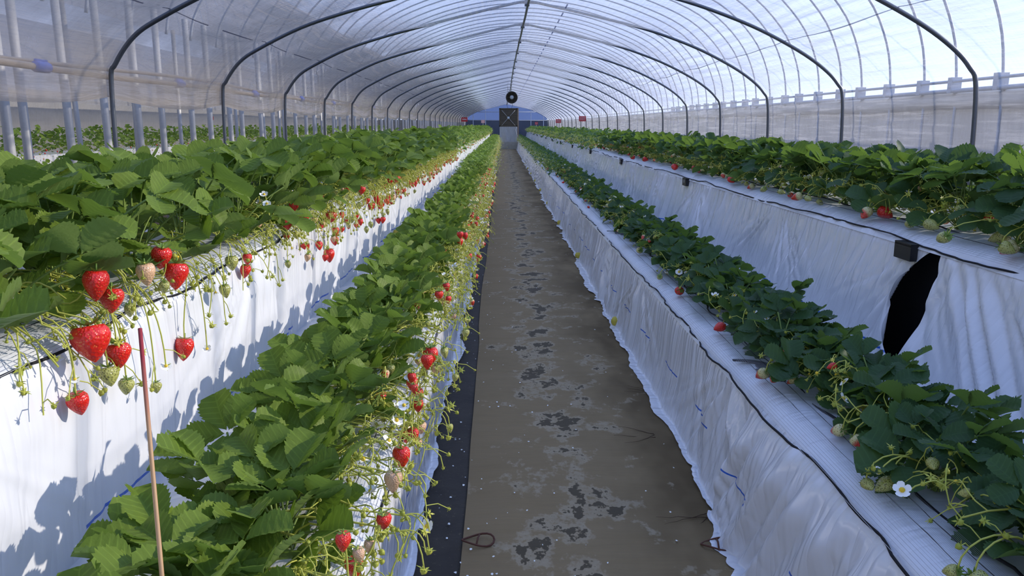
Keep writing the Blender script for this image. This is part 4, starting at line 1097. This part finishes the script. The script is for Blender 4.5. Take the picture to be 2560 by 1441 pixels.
# ------------------------------------------------------------------ things along the path
# cane in the left foreground
a_ = at_x(405, 1441, -.42); b_ = at_x(350, 822, -.50)
dirc = (b_ - a_).normalized(); foot = a_ - dirc * .20
ln_ = (b_ - foot).length
v, f = tube_vf([(0, 0, ln_ * t) for t in (0, .33, .66, 1)], .0028, 8)
cane = ob('garden_cane', mk_mesh('garden_cane', v, f, 'cane'), None, foot)
cane.rotation_mode = 'QUATERNION'; cane.rotation_quaternion = dirc.to_track_quat('Z', 'Y')
tag(cane, 'slim leaning cane, red above and bare tan below, in front of the white sheet', 'cane')
# wire staples pinning the fabric
for i, p in enumerate(((-.072, 2.03), (.585, 2.0))):
    b = MB()
    v, f = tube_vf([(.045 * math.cos(a), .03 * math.sin(a), .016 + .006 * math.sin(a * 2)) for a in np.linspace(0, 2 * PI, 20)], .0028, 6); b.add(v, f)
    v, f = tube_vf([(-.004, -.03, .016), (0, 0, .024), (.004, .03, .016)], .0026, 6); b.add(v, f)
    tag(ob('ground_staple', b.mesh('ground_staple', ['rust']), None, (p[0], p[1], .008)), ['rusty wire staple pinning the left edge of the path fabric', 'rusty wire staple at the right of the path by the white sheet'][i], 'staple')
# fallen petals and crumbs
rg = random.Random(9); b = MB()
for k in range(230):
    y = 1.7 + 9 * rg.random() ** 1.6; x = rg.choice((rg.uniform(-.24, -.08), rg.uniform(-.24, .12), rg.uniform(-.2, .62)))
    r = rg.uniform(.0018, .0048); z = .022 if x > -.12 else .010; a0 = rg.uniform(0, 6)
    n = 6; vs = [(x + r * rg.uniform(.7, 1.1) * math.cos(a0 + 2 * PI * j / n), y + 1.2 * r * math.sin(a0 + 2 * PI * j / n), z + rg.uniform(0, .003)) for j in range(n)]
    b.add(vs, [tuple(range(n))])
tag(ob('fallen_petals', b.mesh('fallen_petals', ['petal'], False)), 'tiny white petals scattered over the path and black strip', 'petals', kind='stuff')
for i, (px, py) in enumerate(((1640, 985), (1650, 1090), (1780, 1290))):
    p0 = at_z(px, py, .02); b = MB(); rg = random.Random(30 + i)
    for q in range(3):
        pts = [p0 + Vector((rg.uniform(-.02, .02), rg.uniform(-.02, .02), 0))]
        an = rg.uniform(2.2, 4.0)
        for _ in range(7):
            an += rg.uniform(-.35, .35); pts.append(pts[-1] + Vector((math.cos(an) * .022, math.sin(an) * .022, rg.uniform(-.002, .003))))
        v, f = tube_vf(pts, [.0014 - .00015 * k for k in range(8)], 4); b.add(v, f)
    tag(ob('dry_root', b.mesh('dry_root', ['twig'])), ['wisp of dry root at the path edge, farthest of three', 'wisp of dry root curling on the path, middle of three', 'wisp of dry root by the white sheet, nearest of three'][i], 'root')

# signs on stakes
def sign(X, Y, z_top, wd, ht, rz, board, label, lines, base_z):
    s_ = thing('sign', label, 'sign', (X, Y, base_z), rz)
    zt = z_top - base_z
    bm_ = MB(); v, f = box_vf(-wd / 2, wd / 2, -.004, .004, zt - ht, zt); bm_.add(v, f)
    bo = ob('board', bm_.mesh('board', [board], False), s_)
    v, f = tube_vf([(0, .010, 0), (0, .010, zt - ht * .3)], .008, 6); ob('stake', mk_mesh('stake', v, f, 'galv'), s_)
    lb = MB(); rr = random.Random(int(Y * 10))
    for r_, (zf, n, hh, span) in enumerate(lines):
        for k in range(n):
            x = (-span / 2 + span * (k + .5) / n) * wd; g_ = span * wd / n * .36; zc = zt - ht * zf; h_ = ht * hh / 2
            for (x0, x1, z0, z1) in ((x - g_, x + g_ * .3, zc + h_ * .6, zc + h_), (x - g_, x - g_ * .6, zc - h_ * .2, zc + h_), (x - g_, x + g_ * .4, zc - h_, zc - h_ * .6), (x + g_ * .65, x + g_, zc - h_, zc + h_)):
                if rr.random() < .85: v, f = box_vf(x0, x1, -.0058, -.004, z0, z1); lb.add(v, f)
    ob('lettering', lb.mesh('lettering', ['white_paint'], False), bo)
for px, py, Y_, wpx, hpx, rz_, bd, lab, lines in (
        (1161, 299, 22.7, 15, 10, -.10, 'sign_red', 'dark red sign with one line of white characters over the left foliage', [(.45, 4, .32, .74)]),
        (1207.5, 304, 43, 9, 7.5, .05, 'sign_pink', 'small pale pink sign far down the left bed', []),
        (1341, 308.5, 40, 7.5, 6.5, .1, 'sign_red', 'smallest red sign, far down the right bed near the end wall', [(.35, 3, .22, .76), (.7, 3, .16, .76)]),
        (1396, 303, 24.6, 13, 9, .05, 'sign_red', 'middle red sign of the three standing in the right bed', [(.38, 5, .22, .78), (.70, 6, .14, .78)]),
        (1456, 297, 17, 17, 12, .03, 'sign_red', 'largest red sign with two lines of white lettering in the right bed', [(.33, 6, .22, .80), (.68, 8, .16, .80)]),
        (527, 296, 19, 13.5, 9, -.1, 'sign_red', 'dark red sign in the neighbouring bay seen between left posts', [(.4, 4, .25, .8)])):
    p = at_y(px, py, Y_); k_ = Y_ / F_PX
    sign(p.x, Y_, p.z + hpx * k_ / 2, wpx * k_, hpx * k_, rz_, bd, lab, lines, .80)

# hanging circulation fan
fan = thing('circulation_fan', 'round dark fan hanging under the ridge pipe far down the tunnel', 'fan', (.262, 25, 1.965))
v, f = lathe_vf([(.150, -.09), (.178, -.10), (.182, -.06), (.182, .10), (.165, .12), (.160, .08), (.150, -.06), (.150, -.09)], 28, 'y'); ob('housing', mk_mesh('housing', v, f, 'fan_dark'), fan)
v, f = lathe_vf([(.001, -.085), (.055, -.082), (.062, -.06), (.062, .05), (.001, .06)], 16, 'y'); ob('motor', mk_mesh('motor', v, f, 'motor'), fan)
for k in range(5):
    a = 2 * PI * k / 5; vs = []
    for r_ in (.05, .10, .148):
        for s_ in (-1, 1):
            aa = a + s_ * .34; vs.append((r_ * math.cos(aa), .02 + s_ * .03, r_ * math.sin(aa)))
    ob('blade', mk_mesh('blade', vs, [(0, 1, 3, 2), (2, 3, 5, 4)], 'fan_cage'), fan)
v, f = lathe_vf([(.001, .06), (.08, .062), (.158, .066)], 28, 'y'); ob('back_guard', mk_mesh('back_guard', v, f, 'fan_cage'), fan)
gm = MB()
for r_ in (.075, .10, .125, .15, .172):
    v, f = tube_vf([(r_ * math.cos(a), -.096, r_ * math.sin(a)) for a in np.linspace(0, 2 * PI, 25)], .0022, 4, False); gm.add(v, f)
for k in range(8):
    a = 2 * PI * k / 8; v, f = tube_vf([(.06 * math.cos(a), -.094, .06 * math.sin(a)), (.176 * math.cos(a), -.094, .176 * math.sin(a))], .003, 4); gm.add(v, f)
ob('guard', gm.mesh('guard', ['fan_cage']), fan)
for dx, z0, z1 in ((-.115, .12, .44), (-.01, .18, .34)):
    v, f = tube_vf([(dx, 0, z0), (dx, 0, z1)], .006, 6); ob('hanger', mk_mesh('hanger', v, f, 'steel'), fan)
v, f = tube_vf([(-.15, .0, -.10), (-.155, 0, -.22), (-.12, 0, -.32), (.0, 0, -.33), (.015, 0, -.24), (.015, -.05, -.10)], .005, 6); ob('cable', mk_mesh('cable', v, f, 'black'), fan)

# ventilator unit closing the far end of the path
YF = 38.4
pL = at_y(1248, 294, YF).x; pR = at_y(1294, 294, YF).x; zT = at_y(1270, 270.5, YF).z; zM = at_y(1270, 317, YF).z; zB = at_y(1270, 355, YF).z
vu = thing('ventilator_unit', 'dark square ventilator with crossed bars on a grey sheeted stand at the path end', 'ventilator', ((pL + pR) / 2, YF, 0))
wd = (pR - pL) / 2
b = MB(); v, f = box_vf(-wd, wd, 0, .35, zM, zT); b.add(v, f); ob('cabinet', b.mesh('cabinet', ['fan_cage'], False), vu)
fr = MB()
for bx_ in ((-wd, wd, -.03, 0, zT - .05, zT), (-wd, wd, -.03, 0, zM, zM + .05), (-wd, -wd + .05, -.03, 0, zM, zT), (wd - .05, wd, -.03, 0, zM, zT)):
    v, f = box_vf(*bx_); fr.add(v, f)
ob('frame', fr.mesh('frame', ['fan_cage'], False), vu)
for k in range(12):
    z = zM + .06 + (zT - zM - .12) * (k + .5) / 12
    v = [(-wd + .05, -.022, z - .028), (wd - .05, -.022, z - .028), (wd - .05, -.004, z + .028), (-wd + .05, -.004, z + .028)]
    ob('louvre_slat', mk_mesh('louvre_slat', v, [(0, 1, 2, 3)], 'fan_cage', smooth=False), vu)
zc = (zM + zT) / 2 - .02
for sx, sz in ((-1, 1), (1, 1), (-1, -1), (1, -1)):
    v, f = tube_vf([(sx * .03, -.05, zc + sz * .03), (sx * (wd - .12), -.05, zc + sz * (zT - zc - .10))], .010, 6); ob('cross_bar', mk_mesh('cross_bar', v, f, 'galv'), vu)
v, f = lathe_vf([(.001, -.075), (.05, -.07), (.062, -.05), (.062, -.03), (.001, -.03)], 16, 'y'); ob('hub', mk_mesh('hub', [(p[0], p[1], p[2] + zc) for p in v], f, 'motor'), vu)
xs4 = np.linspace(-wd + .02, wd - .02, 24); vs4 = np.linspace(0, 1, 8); A, Bq = np.meshgrid(xs4, vs4, indexing='ij')
Vq = np.stack([A, -.02 - .05 * vnoise2(A * 9, Bq * 2, 5), zM + (zB - zM) * Bq], -1).reshape(-1, 3)
ob('stand_sheet', mk_mesh('stand_sheet', Vq, grid_faces(24, 8, True), 'grey_sheet', uv=np.stack([A, Bq], -1).reshape(-1, 2)), vu)
ob('stand_base', mk_mesh('stand_base', *box_vf(-wd + .02, wd - .01, -.06, .3, 0, zB), 'concrete', smooth=False), vu)
ob('side_post', mk_mesh('side_post', *box_vf(wd, wd + .05, -.02, .05, zB * .9, zT), 'wood', smooth=False), vu)
v, f = tube_vf([(wd - .12, -.05, zM - .1), (wd + .05, -.15, zB + .12)], .012, 6); ob('brace', mk_mesh('brace', v, f, 'galv'), vu)
